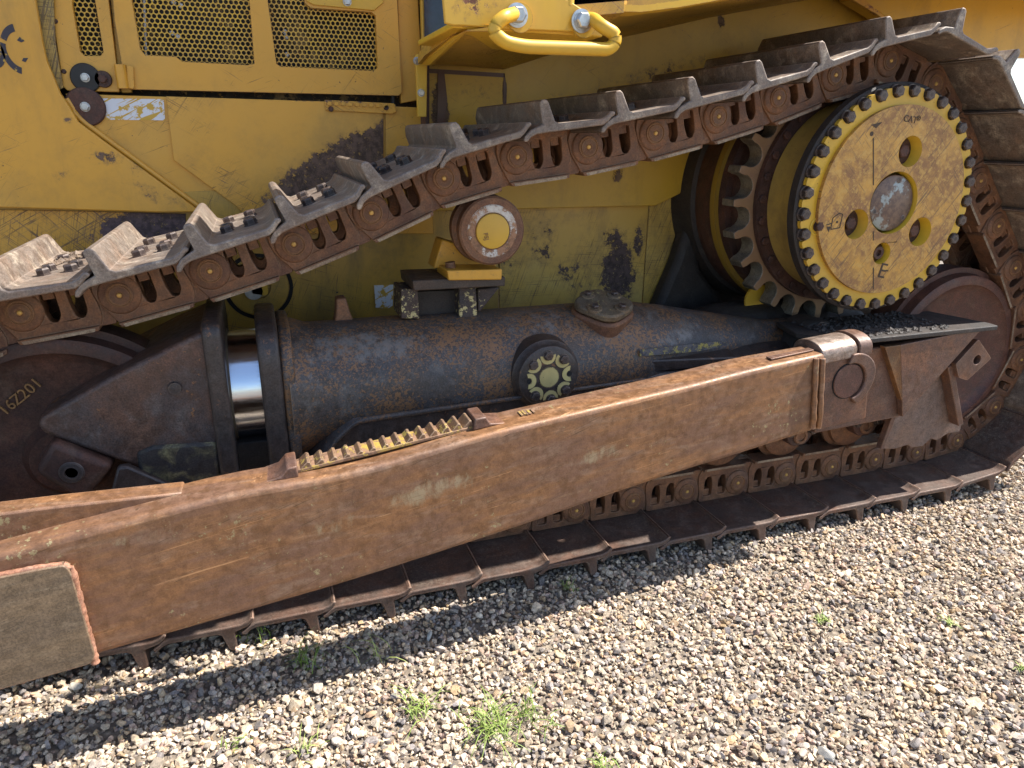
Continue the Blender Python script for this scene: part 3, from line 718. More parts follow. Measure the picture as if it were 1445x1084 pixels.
for x, z, r in holes1:
    o = lathe('plug_pocket', [(-.0185, r - .0005), (.02, r - .004)], (x, .10, z), YP, fd, n=32, caps=False)
    lathe('drain_plug', [(.02, r), (.004, r * .62), (-.004, r * .58), (-.004, r * .3), (.008, r * .28), (.008, .001)], (x, .10, z), RUST_DK, o, n=4 * 8)
o = lathe('small_bolt_pocket', [(-.0025, .034), (-.004, .030), (.0, .026)], (2.006, .098, 1.257), YP, fd, n=32, caps=False)
bo = link_obj('pocket_bolt', hexbolt_mesh(.018, .018, 'pocket_bolt'), RUST_DK, o); bo.location = (2.006, .096, 1.257)
n = NT('worn_zinc_cap'); f = n.noise(9, 6, .7); g = n.noise(40, 5, .7)
CAPM = n.fin(n.mix(n.ramp(f, .54, .60), n.mix(n.ramp(g, .4, .6), (.12, .08, .065), (.19, .125, .09)), (.30, .33, .32)), .5, .35, g, .3, .001)
o = lathe('pocket_wall', [(-.0185, .1175), (.02, .115)], (2.347, .10, 1.337), YP, fd, n=56, caps=False)
capo = lathe('centre_cap', [(.012, .108), (-.002, .106), (-.006, .100), (-.006, .001)], (2.352, .10, 1.335), CAPM, fd, n=56)
for a in (80, 200, 320):
    lathe('cap_hole', [(-.0065, .011), (-.008, .009), (-.008, .001)], (2.352 + .088 * math.cos(math.radians(a)), .10, 1.335 + .088 * math.sin(math.radians(a))), BOLT, capo, n=14)
FDB = hexbolt_mesh(.0225, .030, 'cover_bolt'); FDB.materials.append(BOLT)
for k_ in range(NB):
    a = math.radians(97.83 - 360 / NB * k_)
    bo = link_obj('cover_bolt', FDB, None, fd); bo.location = (SP.x + .404 * math.cos(a), .112, SP.y + .404 * math.sin(a)); bo.rotation_euler.y = rj.uniform(0, 1)
# cast marks on the cover
MK = flat('cast_mark_dark', (.075, .045, .025), .7)
cvp = lambda a, b: (lambda p: (p.x, p.z))(at(1080 + a * .3414, 80 + b * .3414, .081))
def groove(a, b, wd=.0045):
    A_, B_ = Vector(cvp(*a)), Vector(cvp(*b)); nn_ = (B_ - A_).normalized(); nn_ = Vector((-nn_.y, nn_.x)) * wd / 2
    prism('cast_groove', [tuple(A_ + nn_), tuple(B_ + nn_), tuple(B_ - nn_), tuple(A_ - nn_)], .0808, .083, MK, cover)
groove((447, 335), (447, 532)); groove((447, 722), (447, 760)); groove((447, 872), (447, 962))
prism('cast_dot', circ(*cvp(440, 319), .0085, 14), .0808, .083, MK, cover)
prism('cast_arrow', [cvp(437, 282), cvp(484, 270), cvp(458, 296)], .0808, .083, MK, cover)
TL = math.radians(0)
c1, c2, c3, c4 = cvp(600, 260), cvp(634, 256), cvp(484, 888), cvp(505, 880)
text('maker_mark', 'CAT', .034, (c1[0], .0815, c1[1]), MK, cover, ry=.10, ext=.001)
text('maker_mark', '®', .026, (c2[0], .0815, c2[1]), MK, cover, ry=.1, ext=.001)
text('level_mark', 'E', .085, (c3[0], .0815, c3[1]), MK, cover, ry=.2, ext=.001); text('level_mark', '-', .06, (c4[0], .0815, c4[1]), MK, cover, ry=.2, ext=.001)
def outline(name, pts, wd, Y, parent, mat=MK, close=True):
    bm = bmesh.new(); m = len(pts)
    for i in range(m if close else m - 1):
        a, b = Vector(pts[i]), Vector(pts[(i + 1) % m]); d_ = (b - a).normalized(); nn = Vector((-d_.y, d_.x)) * wd / 2
        add_prism(bm, [tuple(a + nn), tuple(b + nn), tuple(b - nn), tuple(a - nn)], Y, Y + .002)
    return link_obj(name, bm_mesh(bm), mat, parent)
outline('oil_can_mark', [(2.058, 1.245), (2.100, 1.25), (2.104, 1.30), (2.088, 1.305), (2.060, 1.288)], .004, .0808, cover)
outline('oil_can_mark', [(2.035, 1.262), (2.058, 1.268)], .004, .0808, cover, close=False)
prism('oil_drop_mark', circ(2.083, 1.272, .005, 10), .0808, .083, MK, cover)
prism('level_arrow', [(2.035, 1.257), (2.05, 1.235), (2.055, 1.255)], .0808, .083, MK, cover)
# carrier ring with its small bolts, then the sprocket
cring = lathe('carrier_ring', [(.0, .36), (.0, .435), (.02, .437), (.025, .40)], (SP.x, .335, SP.y), RUST_DK, fd, n=96)
CRB = hexbolt_mesh(.017, .012, 'ring_bolt', False); CRB.materials.append(RUST_DK)
for k_ in range(30):
    a = 2 * PI * k_ / 30; bo = link_obj('ring_bolt', CRB, None, cring); bo.location = (SP.x + .415 * math.cos(a), .335, SP.y + .415 * math.sin(a))
NTH = 25; spk = []
a_s = math.atan2(pins[12].y - SP.y, pins[12].x - SP.x) if len(pins) > 12 else math.radians(89)
for k_ in range(NTH):
    a0 = a_s - 2 * PI * k_ / NTH; rad = Vector((math.cos(a0), math.sin(a0))); tan = Vector((-math.sin(a0), math.cos(a0)))
    cc = SP + rad * .497
    hh = PI / NTH
    for t in (.96, .80): spk.append(SP + .527 * Vector((math.cos(a0 + hh * t), math.sin(a0 + hh * t))))
    for t in np.linspace(-.12, PI + .12, 10): spk.append(cc + tan * .046 * math.cos(t) - rad * .050 * math.sin(t))
    spk.append(SP + .527 * Vector((math.cos(a0 - hh * .80), math.sin(a0 - hh * .80))))
SPF = paint('sprocket_face_paint', col=(.26, .15, .075), fade=(.25, .155, .10), amt=.60, dark=(.13, .07, .05), scratch=.64)
prism('sprocket', [(p.x, p.y) for p in spk], .36, .44, SPF, D, side_mat=TOOTH, bev=.003, smooth=40)
hs_ = lathe('brake_housing', [(-.06, .42), (-.03, .44), (0, .44), (.0, .47), (.02, .475), (.05, .480), (.05, .497), (.14, .500), (.20, .49)], (SP.x, .50, SP.y), RUST_DK, D, n=96)
lathe('housing_ring', [(.035, .478), (.030, .499), (.045, .503), (.06, .503)], (SP.x, .50, SP.y), paint('dull_housing_paint', col=(.30, .18, .02), fade=(.2, .12, .03), amt=.64, scratch=.7), hs_, n=96)
HBB = hexbolt_mesh(.02, .02, 'housing_bolt'); HBB.materials.append(BOLT)
for k_ in range(24):
    a = 2 * PI * k_ / 24; bo = link_obj('housing_bolt', HBB, None, hs_); bo.location = (SP.x + .40 * math.cos(a), .44, SP.y + .40 * math.sin(a))
lathe('housing_skirt', [(0, .485), (.02, .508), (.08, .515), (.16, .53)], (SP.x, .68, SP.y), FRAME_D, hs_, n=96)
pp('housing_foot', [(978, 300), (990, 380), (1040, 450), (1000, 500), (905, 500), (925, 440), (955, 370)], .74, .10, FRAME_D, hs_, bev=.03)
tq = at(1085, 428, .40); lathe('yellow_tag_plate', [(0, .07), (.01, .07)], (tq.x, .47, tq.z), YEL_FEND, D, n=24)

box('transmission_case', (1.72, .88, .5), (3.3, 1.3, 1.75), FRAME_D, D)
# ---- body --------------------------------------------------------------------
YD = .86
# doors with perforated grilles
def perforated(name, pts, Y, parent, pitch=.0168, r=.0069):
    P = [Vector((a, b)) for a, b in xz(pts, Y)]
    def inside(x, z):
        c_ = False
        for i in range(len(P)):
            a, b = P[i], P[i - 1]
            if (a.y > z) != (b.y > z) and x < (b.x - a.x) * (z - a.y) / (b.y - a.y) + a.x: c_ = not c_
        return c_
    x0, x1 = min(p.x for p in P), max(p.x for p in P); z0, z1 = min(p.y for p in P), max(p.y for p in P)
    V, F = [], []; R = pitch / math.sqrt(3)
    j = 0; z = z0
    while z < z1 + pitch:
        x = x0 + (pitch / 2 if j % 2 else 0)
        while x < x1 + pitch:
            if inside(x, z):
                b0 = len(V)
                for k_ in range(12):
                    a = PI / 6 * k_ + PI / 6
                    rr = R if k_ % 2 == 0 else pitch / 2
                    V.append((x + rr * math.cos(a), Y, z + rr * math.sin(a)))
                for k_ in range(12):
                    a = PI / 6 * k_ + PI / 6; V.append((x + r * math.cos(a), Y, z + r * math.sin(a)))
                for k_ in range(12):
                    a = PI / 6 * k_ + PI / 6; V.append((x + r * math.cos(a), Y + .003, z + r * math.sin(a)))
                for k_ in range(12):
                    l = (k_ + 1) % 12
                    F.append((b0 + k_, b0 + l, b0 + 12 + l, b0 + 12 + k_)); F.append((b0 + 12 + k_, b0 + 12 + l, b0 + 24 + l, b0 + 24 + k_))
            x += pitch
        z += pitch * math.sqrt(3) / 2; j += 1
    me = bpy.data.meshes.new(name); me.from_pydata(V, [], F); me.update()
    o = link_obj(name, me, YEL_CLEAN, parent); o['kind'] = 'stuff'; return o
H1 = [(100, -60), (102, 8), (113, 73), (119, 79), (142, 79), (146, 73), (133, -5), (124, -60)]
H2 = [(182, -60), (186, 2), (198, 70), (205, 78), (248, 80), (257, 87), (350, 92), (359, 90), (352, 0), (348, -60)]
H3 = [(373, -60), (378, 2), (390, 90), (396, 94), (527, 100), (533, 96), (530, 22), (524, 17), (438, 11), (430, 4), (426, -60)]
grow = lambda pts, k: [((a - sum(p[0] for p in pts) / len(pts)) * k + sum(p[0] for p in pts) / len(pts), (b - sum(p[1] for p in pts) / len(pts)) * k + sum(p[1] for p in pts) / len(pts)) for a, b in pts]
dl = pp('front_side_panel', [(60, -90), (80, 62), (89, 122), (95, 128), (168, 130), (168, 124), (142, -90)], YD - .015, .03, YEL, holes=[H1], bev=.002)
perforated('perforated_mesh', grow(H1, 1.04), YD + .004, dl)
door = pp('engine_door', [(152, -90), (162, 30), (177, 122), (182, 126), (563, 135), (567, 130), (556, -90)], YD - .02, .03, YEL, holes=[H2, H3], bev=.003)
perforated('perforated_mesh', grow(H2, 1.03), YD - .002, door); perforated('perforated_mesh', grow(H3, 1.03), YD - .002, door)
lp = pp('latch_plate', [(425, -60), (432, 1), (443, 7), (528, 15), (541, 4), (538, -60)], YD - .026, .006, YEL_CLEAN, door, bev=.002)
p = at(490, 2, YD - .03); bo = link_obj('latch_bolt', hexbolt_mesh(.014, .012, 'latch_bolt'), ZINC, lp); bo.location = (p.x, YD - .026, p.z)
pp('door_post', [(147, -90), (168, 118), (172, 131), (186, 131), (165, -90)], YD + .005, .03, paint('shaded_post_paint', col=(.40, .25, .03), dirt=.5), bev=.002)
hg = [at(174, 91, YD - .04), at(176, 125, YD - .04)]
hh_ = tube('door_hinge', [Vector((hg[1].x - .005, YD - .03, hg[1].z)), Vector((hg[1].x - .005, YD - .03, hg[0].z))], .018, YEL, door, n=14)
pp('hinge_leaf', [(178, 92), (188, 94), (190, 126), (180, 124)], YD - .032, .012, YEL, door, bev=.002)
# interior seen through the grilles
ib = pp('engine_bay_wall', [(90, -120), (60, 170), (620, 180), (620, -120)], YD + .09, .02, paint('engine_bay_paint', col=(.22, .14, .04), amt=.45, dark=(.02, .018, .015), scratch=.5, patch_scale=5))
for (a, b) in (((203, -10), (206, 78)), ((213, -20), (216, 2))):
    p0, p1 = at(*a, YD + .06), at(*b, YD + .06); tube('white_hose', [p0, p1], .004, flat('white_hose_plastic', (.8, .82, .85), .4), ib, n=6)
for a in ((245, 3), (255, 8), (243, 47), (251, 52), (402, 45), (404, 52), (405, 77)):
    p0 = at(*a, YD + .06); lathe('bright_clip', [(0, .009), (-.004, .006)], p0, flat('white_clip', (.85, .87, .9), .4), ib, n=8)
# washers and bolts on the front panel
def disc_bolt(px, py, Y, R, mat, bmat=ZINC, parent=D, r=.013):
    p = at(px, py, Y); o = lathe('rubber_mount', [(.0, R), (-.006, R), (-.010, R * .93), (-.010, R * .3)], (p.x, Y, p.z), mat, parent, n=40)
    b = link_obj('mount_bolt', hexbolt_mesh(r, .014, 'mount_bolt'), bmat, o); b.location = (p.x, Y - .010, p.z); return o
disc_bolt(121, 110, YD - .016, .046, RUBBER, parent=dl); disc_bolt(146, 112, YD - .016, .027, RUST_DK, RUST_DK, parent=dl)
for a in ((78, 30), (90, 101)): p = at(*a, YD - .016); lathe('rivet', [(0, .008), (-.003, .005)], (p.x, YD - .0155, p.z), RUST_DK, dl, n=12)
# left guard, nearer than the doors
YL = .80
LG = paint('guard_yellow_paint', amt=.73, scratch=.635, dirt=.3, wear=[(-.47, 1.48, .08, .04, 0, .25), (-.37, 1.46, .04, .06, -30, .22), (-.56, 1.60, .03, .02, 0, .22), (-.32, 1.35, .16, .045, -25, .22), (-.62, 1.42, .06, .03, 20, .22)])
lg = pp('radiator_guard', [(-320, -120), (44, -120), (50, 0), (60, 60), (66, 86), (85, 132), (92, 142), (110, 172), (150, 202), (283, 299), (230, 300), (0, 293), (-320, 288)], YL, .022, LG, bev=.004)
# worn model number
for cx, cz, r0, a0, a1 in ((-2, 66, 30, -80, 80),):
    pass
P0 = at(0, 75, YL)
nd = NT('x')
def arc_decal(px, py, R, wd, a0, a1, parent, ex=1.0):
    c0 = at(px, py, YL); pts = []
    for t in np.linspace(math.radians(a0), math.radians(a1), 12): pts.append((c0.x + R * ex * math.cos(t), c0.z + R * math.sin(t)))
    for t in np.linspace(math.radians(a1), math.radians(a0), 12): pts.append((c0.x + (R - wd) * ex * math.cos(t), c0.z + (R - wd) * math.sin(t)))
    prism('number_decal', pts, YL - .0012, YL - .0002, DECAL_B, parent)
arc_decal(-8, 76, .042, .02, -75, 75, lg, .7)
arc_decal(30, 70, .075, .022, 100, 155, lg, .75); arc_decal(30, 70, .075, .020, 165, 258, lg, .75)
prism('number_decal', xz([(28, 52), (35, 58), (30, 60), (24, 57)], YL), YL - .0012, YL - .0002, DECAL_B, lg)
prism('number_decal', xz([(33, 82), (40, 82), (36, 88), (31, 86)], YL), YL - .0012, YL - .0002, DECAL_B, lg)
# strip of the return flange and the dark gap
pp('guard_return', [(46, -120), (70, -120), (78, 60), (89, 124), (80, 128), (60, 70), (52, 20)], YL + .03, .01, paint('striped_return', col=(.36, .25, .06), amt=.56, dark=(.07, .05, .03), scratch=.56, patch_scale=30, sc_rot=1.2), bev=0)
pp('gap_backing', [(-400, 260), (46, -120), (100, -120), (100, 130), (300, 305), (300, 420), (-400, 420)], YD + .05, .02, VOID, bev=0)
# lower body panels
YP_ = .84
LD = paint('lower_panel_paint', amt=.745, scratch=.66, dirt=.3, wear=[(-.24, 1.36, .05, .03, 30, .1)])
pl_ = pp('lower_front_panel', [(92, 132), (558, 147), (563, 330), (330, 330), (287, 298), (118, 178), (100, 150)], YP_, .02, LD, bev=.003)
WD = paint('worn_lower_panel_paint', amt=.72, scratch=.595, dirt=.3, dark=(.07, .043, .03), wear=[(.38, 1.475, .50, .12, 25, .38), (.25, 1.685, .35, .012, -1, .2), (.53, 1.44, .10, .13, 0, .4), (.02, 1.53, .12, .02, -20, .1)])
pl2 = pp('worn_side_panel', [(234, 136), (541, 146), (541, 330), (374, 330), (332, 290), (245, 226)], YP_ - .012, .012, WD, bev=.002)
pl3 = pp('rear_side_panel', [(544, 150), (600, 152), (612, 330), (546, 330)], YP_ - .008, .012, LD, bev=.002)
pp('serrated_strip', [(458, 141), (556, 146), (560, 158), (552, 161), (460, 156)], YP_ - .02, .008, WD, pl2, bev=.002)
for k_ in range(9):
    a = 462 + k_ * 9.8
    pp('strip_tooth', [(a, 143 + k_ * .4), (a + 6, 143.4 + k_ * .4), (a + 6, 149 + k_ * .4), (a, 148.6 + k_ * .4)], YP_ - .026, .006, YEL, pl2, bev=.001)
for a in ((467, 154), (545, 152)): p = at(*a, YP_ - .02); lathe('rivet', [(0, .010), (-.006, .008)], (p.x, YP_ - .02, p.z), RUST_DK, pl2, n=12)
disc_bolt(121, 151, YP_ - .002, .062, RUST_DK, ZINC, parent=pl_, r=.014)
prism('warning_decal', xz([(145, 139), (231, 140), (233, 170), (150, 169)], YP_), YP_ - .0015, YP_ - .0004, DECAL_W, pl_)
# diagonal ridge under the guard edge
rg = [at(88, 140, YP_ - .01), at(105, 168, YP_ - .01), at(150, 201, YP_ - .01), at(284, 299, YP_ - .01)]
tube('panel_ridge', fillet([(p.x + .012, YP_ - .008, p.z + .002) for p in rg], .05), .010, LD, pl_, n=8)
# inner belly below the guard
pp('inner_guard_plate', [(-320, 290), (0, 296), (120, 298), (262, 302), (262, 430), (-320, 430)], YL + .03, .02, paint('scuffed_inner_guard', amt=.66, scratch=.57, fade=(.46, .31, .08), dirt=.4, dark=(.055, .035, .035), wear=[(-.28, 1.24, .32, .10, 8, .5)], sc_rot=.5), bev=.002)
# door frame, cab glass
pp('door_frame', [(558, -90), (585, -90), (598, 140), (566, 146)], YD - .005, .03, YEL, bev=.003)
box('door_seal', (.545, YD - .01, 1.62), (.555, YD + .02, 2.3), RUBBER, D, bev=0)
pp('cab_glass', [(597, -90), (660, -90), (660, 88), (600, 92)], .755, .01, GLASS, bev=0)
pp('cab_glass', [(800, -90), (907, -90), (907, 14), (800, 20)], .755, .01, GLASS, bev=0)
pp('cab_pillar', [(640, -90), (820, -90), (820, 60), (640, 60)], .86, .04, FRAME_D, bev=0)
# main body wall behind the track
BW = paint('wall_yellow_paint', amt=.735, scratch=.655, dirt=.3, col=(.54, .32, .025), wear=[(1.50, 1.42, .06, .05, 40, .30), (1.05, 1.42, .03, .04, 40, .28), (.72, 1.62, .05, .22, 5, .36), (1.15, 1.70, .6, .045, 12, .20), (1.95, 2.05, .03, .06, 10, .3), (.98, 1.72, .012, .07, 0, .5), (1.65, 1.83, .5, .05, 15, .20), (.85, 1.72, .2, .06, 5, .18)])
wall = prism('body_wall', [(.655, 1.83), (.69, 1.35), (.69, 1.28), (1.70, 1.28), (1.82, 1.33), (1.92, 1.47), (2.2, 1.5), (3.25, 1.6), (3.34, 1.99), (4.6, 1.97), (4.6, 3.0), (.655, 3.0)], .77, .80, BW, D, bev=.003)
RW = paint('rust_run_paint', col=(.10, .045, .03), fade=(.14, .06, .04), amt=.62, scratch=.6, edge=False)
prism('rusty_corner_strip', [(.69, 1.42), (.77, 1.42), (.755, 1.55), (.735, 1.62), (.745, 1.7), (.735, 1.80), (.71, 1.80), (.705, 1.66), (.70, 1.58)], .7665, .7700, RW, wall)
prism('rusty_seam', [(.972, 1.64), (.985, 1.65), (.988, 1.72), (.980, 1.80), (.976, 1.80)], .7675, .7700, RW, wall)
prism('wall_seam', [(.67, 1.805), (.67, 1.79), (.98, 1.785), (.98, 1.80)], .7675, .7700, RW, wall)
box('cab', (.82, .58, 2.3), (3.6, 2.6, 4.4), YEL, D)  # unseen cab mass, shaped to keep sun off the body side
box('engine_hood', (-1.6, .96, .9), (.78, 2.6, 2.5), YEL, D)
# lower belly
YBL = .83
OB = paint('olive_belly_paint', col=(.46, .27, .04), fade=(.36, .25, .075), amt=.70, scratch=.63, dirt=.6, dark=(.04, .03, .028), grime=(.15, .115, .045), sc_rot=1.1)
belly = prism('belly_plate', [(-.9, .55), (.98, .55), (.98, 1.40), (-.9, 1.34)], YBL + .006, YBL + .03, OB, D, bev=.002)
WBEL = paint('worn_belly_paint', col=(.53, .33, .06), fade=(.56, .42, .15), amt=.70, scratch=.60, dirt=.55, dark=(.045, .03, .028), grime=(.17, .115, .05), sc_rot=1.2, patch_scale=7, wear=[(1.56, .98, .13, .26, 12, .30), (1.66, 1.12, .05, .12, 0, .25), (1.18, 1.14, .12, .14, 20, .22), (1.02, 1.08, .10, .14, 10, .20), (1.34, .98, .16, .12, 0, .22)])
prism('belly_plate', [(.984, .55), (1.70, .55), (1.70, 1.29), (.984, 1.30)], YBL, YBL + .03, WBEL, D, bev=.002)
prism('belly_plate', [(1.705, .55), (1.76, .75), (1.82, 1.0), (1.87, 1.2), (1.93, 1.46), (1.705, 1.32)], YBL, YBL + .03, WBEL, D, bev=.002)
hp = at(365, 405, YBL)
hc_ = lathe('inspection_cover', [(0, .115), (-.008, .112), (-.010, .095), (-.010, .045), (.02, .04)], (hp.x, YBL, hp.z), OB, belly, n=48)
lathe('cover_seal', [(.0, .13), (-.002, .13), (-.002, .112)], (hp.x, YBL + .004, hp.z), VOID, hc_, n=48)
prism('yellow_latch', rounded([(hp.x - .03, hp.z - .02), (hp.x + .035, hp.z - .03), (hp.x + .03, hp.z + .06), (hp.x - .01, hp.z + .05)], .015), YBL - .03, YBL - .012, YEL_CLEAN, hc_)
lathe('latch_ring', [(-.012, .03), (-.03, .034), (-.03, .02)], (hp.x - .02, YBL, hp.z - .01), ZINC, hc_, n=20)
prism('scraped_sticker', xz([(528, 403), (555, 402), (554, 432), (545, 436), (530, 434)], YBL), YBL - .001, YBL + .004, DECAL_W, belly)

# ---- fender ------------------------------------------------------------------
# the outer edge runs up to the rear; the soffit leans in to the body wall
ed = [at(590, 90, .55), at(600, 78, .40), at(655, 38, -.12), at(880, 18, -.12), at(1050, -3, .065), at(1200, -26, .065)]; ed.insert(4, at(884, 16, .065))
cr_ = [at(603, 92, .765), at(650, 93, .765), at(712, 98, .765), at(790, 73, .765), at(800, 71, .765), at(1000, 25, .765), at(1250, -20, .765)]
bm = bmesh.new(); A = [bm.verts.new(p) for p in ed]; B = [bm.verts.new(p) for p in cr_]
A2 = [bm.verts.new(p + Vector((0, .0, .03))) for p in ed]; B2 = [bm.verts.new(p + Vector((0, 0, .03))) for p in cr_]
for i in range(6):
    bm.faces.new((A[i], A[i + 1], B[i + 1], B[i])); bm.faces.new((A2[i], B2[i], B2[i + 1], A2[i + 1])); bm.faces.new((A[i], A2[i], A2[i + 1], A[i + 1]))
SOF = paint('rusty_soffit_paint', amt=.665, scratch=.60, dark=(.11, .05, .03), dirt=.4, col=(.50, .28, .03))
fen = link_obj('fender_soffit', bm_mesh(bm), SOF, D)
# long fender block above the soffit, out over the track
loft_x('fender_deck', [(1.0, [(.065, 2.00), (.065, 2.05), (.77, 2.15), (.77, 2.05)]), (2.2, [(.065, 2.13), (.065, 2.2), (.77, 2.3), (.77, 2.2)]), (4.4, [(.30, 2.18), (.30, 2.3), (.77, 2.4), (.77, 2.2)])], YEL_CLEAN, D)  # gap beside the rail is added to let sun onto the shoes
rl = [at(868, 16, -.10), at(905, 17, -.10), at(960, 10, -.10), at(1050, -6, -.10), at(1250, -45, -.10)]; rl.append(rl[-1] + (rl[-1] - rl[-2]) * 3)
bm = bmesh.new()
for a, b in zip(rl, rl[1:]):
    V = [bm.verts.new(v) for v in (a, b, b + Vector((0, 0, .018)), a + Vector((0, 0, .018)), a + Vector((0, .08, 0)), b + Vector((0, .08, 0)), b + Vector((0, .08, .018)), a + Vector((0, .08, .018)))]
    for f_ in ((0, 1, 2, 3), (5, 4, 7, 6), (3, 2, 6, 7), (1, 0, 4, 5)): bm.faces.new([V[i] for i in f_])
bmesh.ops.remove_doubles(bm, verts=bm.verts, dist=.0005)
link_obj('fender_rail', bm_mesh(bm), YEL_FEND, fen)
# upper rear panel, brighter
pp('rear_fender_panel', [(1205, -90), (1209, -2), (1245, 20), (1300, 75), (1445, 80), (1600, 82), (1600, -90)], .62, .10, paint('rear_fender_paint', amt=.76, scratch=.68, col=(.62, .35, .02)), D, bev=.004)
pp('rear_panel_lip', [(1197, -4), (1215, -4), (1250, 24), (1262, 40), (1240, 22)], .60, .02, paint('rear_lip_paint', amt=.52, dark=(.1, .04, .03)), D, bev=.002)
# steps plate with grab handle
sp_y = -.125
spl = pp('step_plate', [(617, -90), (628, 33), (640, 36), (655, 36), (700, 40), (835, 46), (833, 20), (790, -8), (760, -90)], sp_y, .012, YEL_FEND, bev=.003)
pp('step_plate_flange', [(655, 34), (690, 40), (835, 49), (850, 40), (846, 28)], sp_y + .03, .012, YEL_FEND, spl, bev=.002)
p = [at(a, b, sp_y) for a, b in ((640, 36), (835, 46))]
box('step_tread', (p[0].x, sp_y + .012, p[0].z - .004), (p[1].x + .04, .30, p[0].z + .012), YEL_FEND, spl)
hyy = sp_y - .07
hnd = [at(729, 19, sp_y - .005), at(712, 24, hyy), at(700, 34, hyy), at(697, 46, hyy), at(712, 60, hyy), at(740, 66, hyy), at(858, 70, hyy), at(868, 62, hyy), at(868, 48, hyy), at(850, 38, hyy), at(836, 26, sp_y - .015), at(818, 29, sp_y - .005)]
tube('grab_handle', fillet(hnd, .03, 5), .0175, YEL_CLEAN, spl, n=16)
for a, b in ((729, 22), (820, 30)):
    p = at(a, b, sp_y - .008); o = lathe('handle_washer', [(0, .030), (-.005, .030), (-.006, .02)], (p.x, sp_y - .008, p.z), ZINC, spl, n=28)
    bo = link_obj('handle_bolt', hexbolt_mesh(.021, .02, 'handle_bolt'), ZINC, spl); bo.location = (p.x, sp_y - .013, p.z)
    lathe('handle_tab', [(.0, .036), (.012, .036)], (p.x + .01, sp_y - .008, p.z - .005), YEL_CLEAN, spl, n=24)
# bracket under the steps
br = bmesh.new()
Q = [at(592, 76, .62), at(600, 70, .5), at(655, 33, -.12), at(700, 36, -.13), at(700, 44, -.13), at(655, 44, -.12), at(606, 92, .5), at(592, 92, .62)]
Vq = [br.verts.new(v) for v in Q]; Vr = [br.verts.new(v + Vector((0, .0, 0)) + Vector((.012, .012, 0))) for v in Q]
br.faces.new(Vq); br.faces.new(Vr[::-1])
for i in range(8): br.faces.new((Vq[i], Vq[(i + 1) % 8], Vr[(i + 1) % 8], Vr[i]))
link_obj('step_bracket', bm_mesh(br), YEL_FEND, fen)
bs_ = pp('bracket_strap', [(587, 78), (600, 70), (603, 92), (602, 165), (590, 165)], .66, .02, YEL_FEND, fen, bev=.002)
for a in ((588, 86), (597, 80), (594, 131)):
    p = at(*a, .66); bo = link_obj('strap_bolt', hexbolt_mesh(.012, .014, 'strap_bolt'), ZINC, bs_); bo.location = (p.x, .66, p.z)
pp('corner_post', [(600, 92), (606, 92), (606, 180), (601, 180)], .70, .09, RUST_DK, fen, bev=.001)
# unseen rails and step, added to cast shade stripes on the left shoes
for x in (.70, .98):
    tube('shade_rail', [(x - .12, -.11, 1.9), (x - .12, -.11, 2.9)], .016, YEL_CLEAN, spl, n=10)
box('shade_step', (.50, -.12, 2.25), (.90, .2, 2.28), YEL_CLEAN, spl)

# ---- push arm ----------------------------------------------------------------
SA, SB = .08, -.304     # outer face y = SB + SA x
def atp(px, py, off=0):
    d = ray(px, py); t = (SB + off + SA * CAM.x - CAM.y) / (d.y - SA * d.x); return CAM + d * t
topL = [(0, 783), (93, 757), (225, 724), (311, 700), (480, 672), (580, 645), (674, 616), (980, 544), (1059, 523), (1150, 503)]
botL = [(0, 972), (137, 925), (239, 897), (363, 861), (500, 821), (746, 741), (861, 700), (945, 672), (1050, 640), (1156, 606)]
tp = [atp(a, b) for a, b in topL]; bp = [atp(a, b) for a, b in botL]
def itp(P, x):
    xs = [p.x for p in P]; zs = [p.z for p in P]
    if x < xs[0]: return zs[0] + (zs[1] - zs[0]) / (xs[1] - xs[0]) * (x - xs[0])
    return float(np.interp(x, xs, zs)) if x <= xs[-1] else zs[-1] + (zs[-1] - zs[-2]) / (xs[-1] - xs[-2]) * (x - xs[-1])
print('ARM', [tuple(round(v, 2) for v in p) for p in tp], [tuple(round(v, 2) for v in p) for p in bp])
xe = atp(1157, 560).x
st = []
xs_ = np.linspace(-1.5, xe, 40)
def smooth_itp(P, x): return sum(itp(P, x + d_) for d_ in (-.09, -.045, 0, .045, .09)) / 5 if x < xe - .1 else itp(P, x)
for x in xs_:
    zt, zb = smooth_itp(tp, x), smooth_itp(bp, x); y = SB + SA * x; t = .145 if x < 1.6 else .145 - (x - 1.6) * .08
    st.append((x, [(y, zb), (y, zt), (y + t, zt + .002), (y + t, zb)]))
arm = loft_x('push_arm', st, ARM, D, bev=.017, seg=4)
# steel wear plate at the front with its weld
pk = atp(96, 800, -.02); pk2 = atp(136, 935, -.02)
ex = [atp(-500, 900, -.024), atp(0, 815, -.024), atp(60, 803, -.024), atp(92, 798, -.024), atp(100, 808, -.024), atp(134, 925, -.024), atp(130, 937, -.024), atp(0, 974, -.024)]
zl = itp(tp, -1.5) - .06; zlb = itp(bp, -1.5)
poly = [(-1.5, ex[1].z - (ex[2].z - ex[1].z) / (ex[2].x - ex[1].x) * (ex[1].x + 1.5))] + [(p.x, p.z) for p in ex[1:]] + [(-1.5, zlb)]
bm = bmesh.new(); add_prism(bm, rounded(poly, .012, 3), 0, .024); bmesh.ops.recalc_face_normals(bm, faces=bm.faces)
for v in bm.verts: v.co.y += SB + SA * v.co.x - .024
link_obj('wear_plate', bm_mesh(bm), BARE, arm, .004)
wl = [atp(a, b, -.012) for a, b in ((-40, 822), (0, 812), (50, 802), (88, 797), (99, 802), (105, 820), (112, 850), (120, 882), (128, 910), (135, 935))]
def subdiv(P, st=.012):
    out = []
    for a, b in zip(P, P[1:]):
        k_ = max(1, int((b - a).length / st)); out += [a.lerp(b, i / k_) for i in range(k_)]
    return out + [P[-1]]
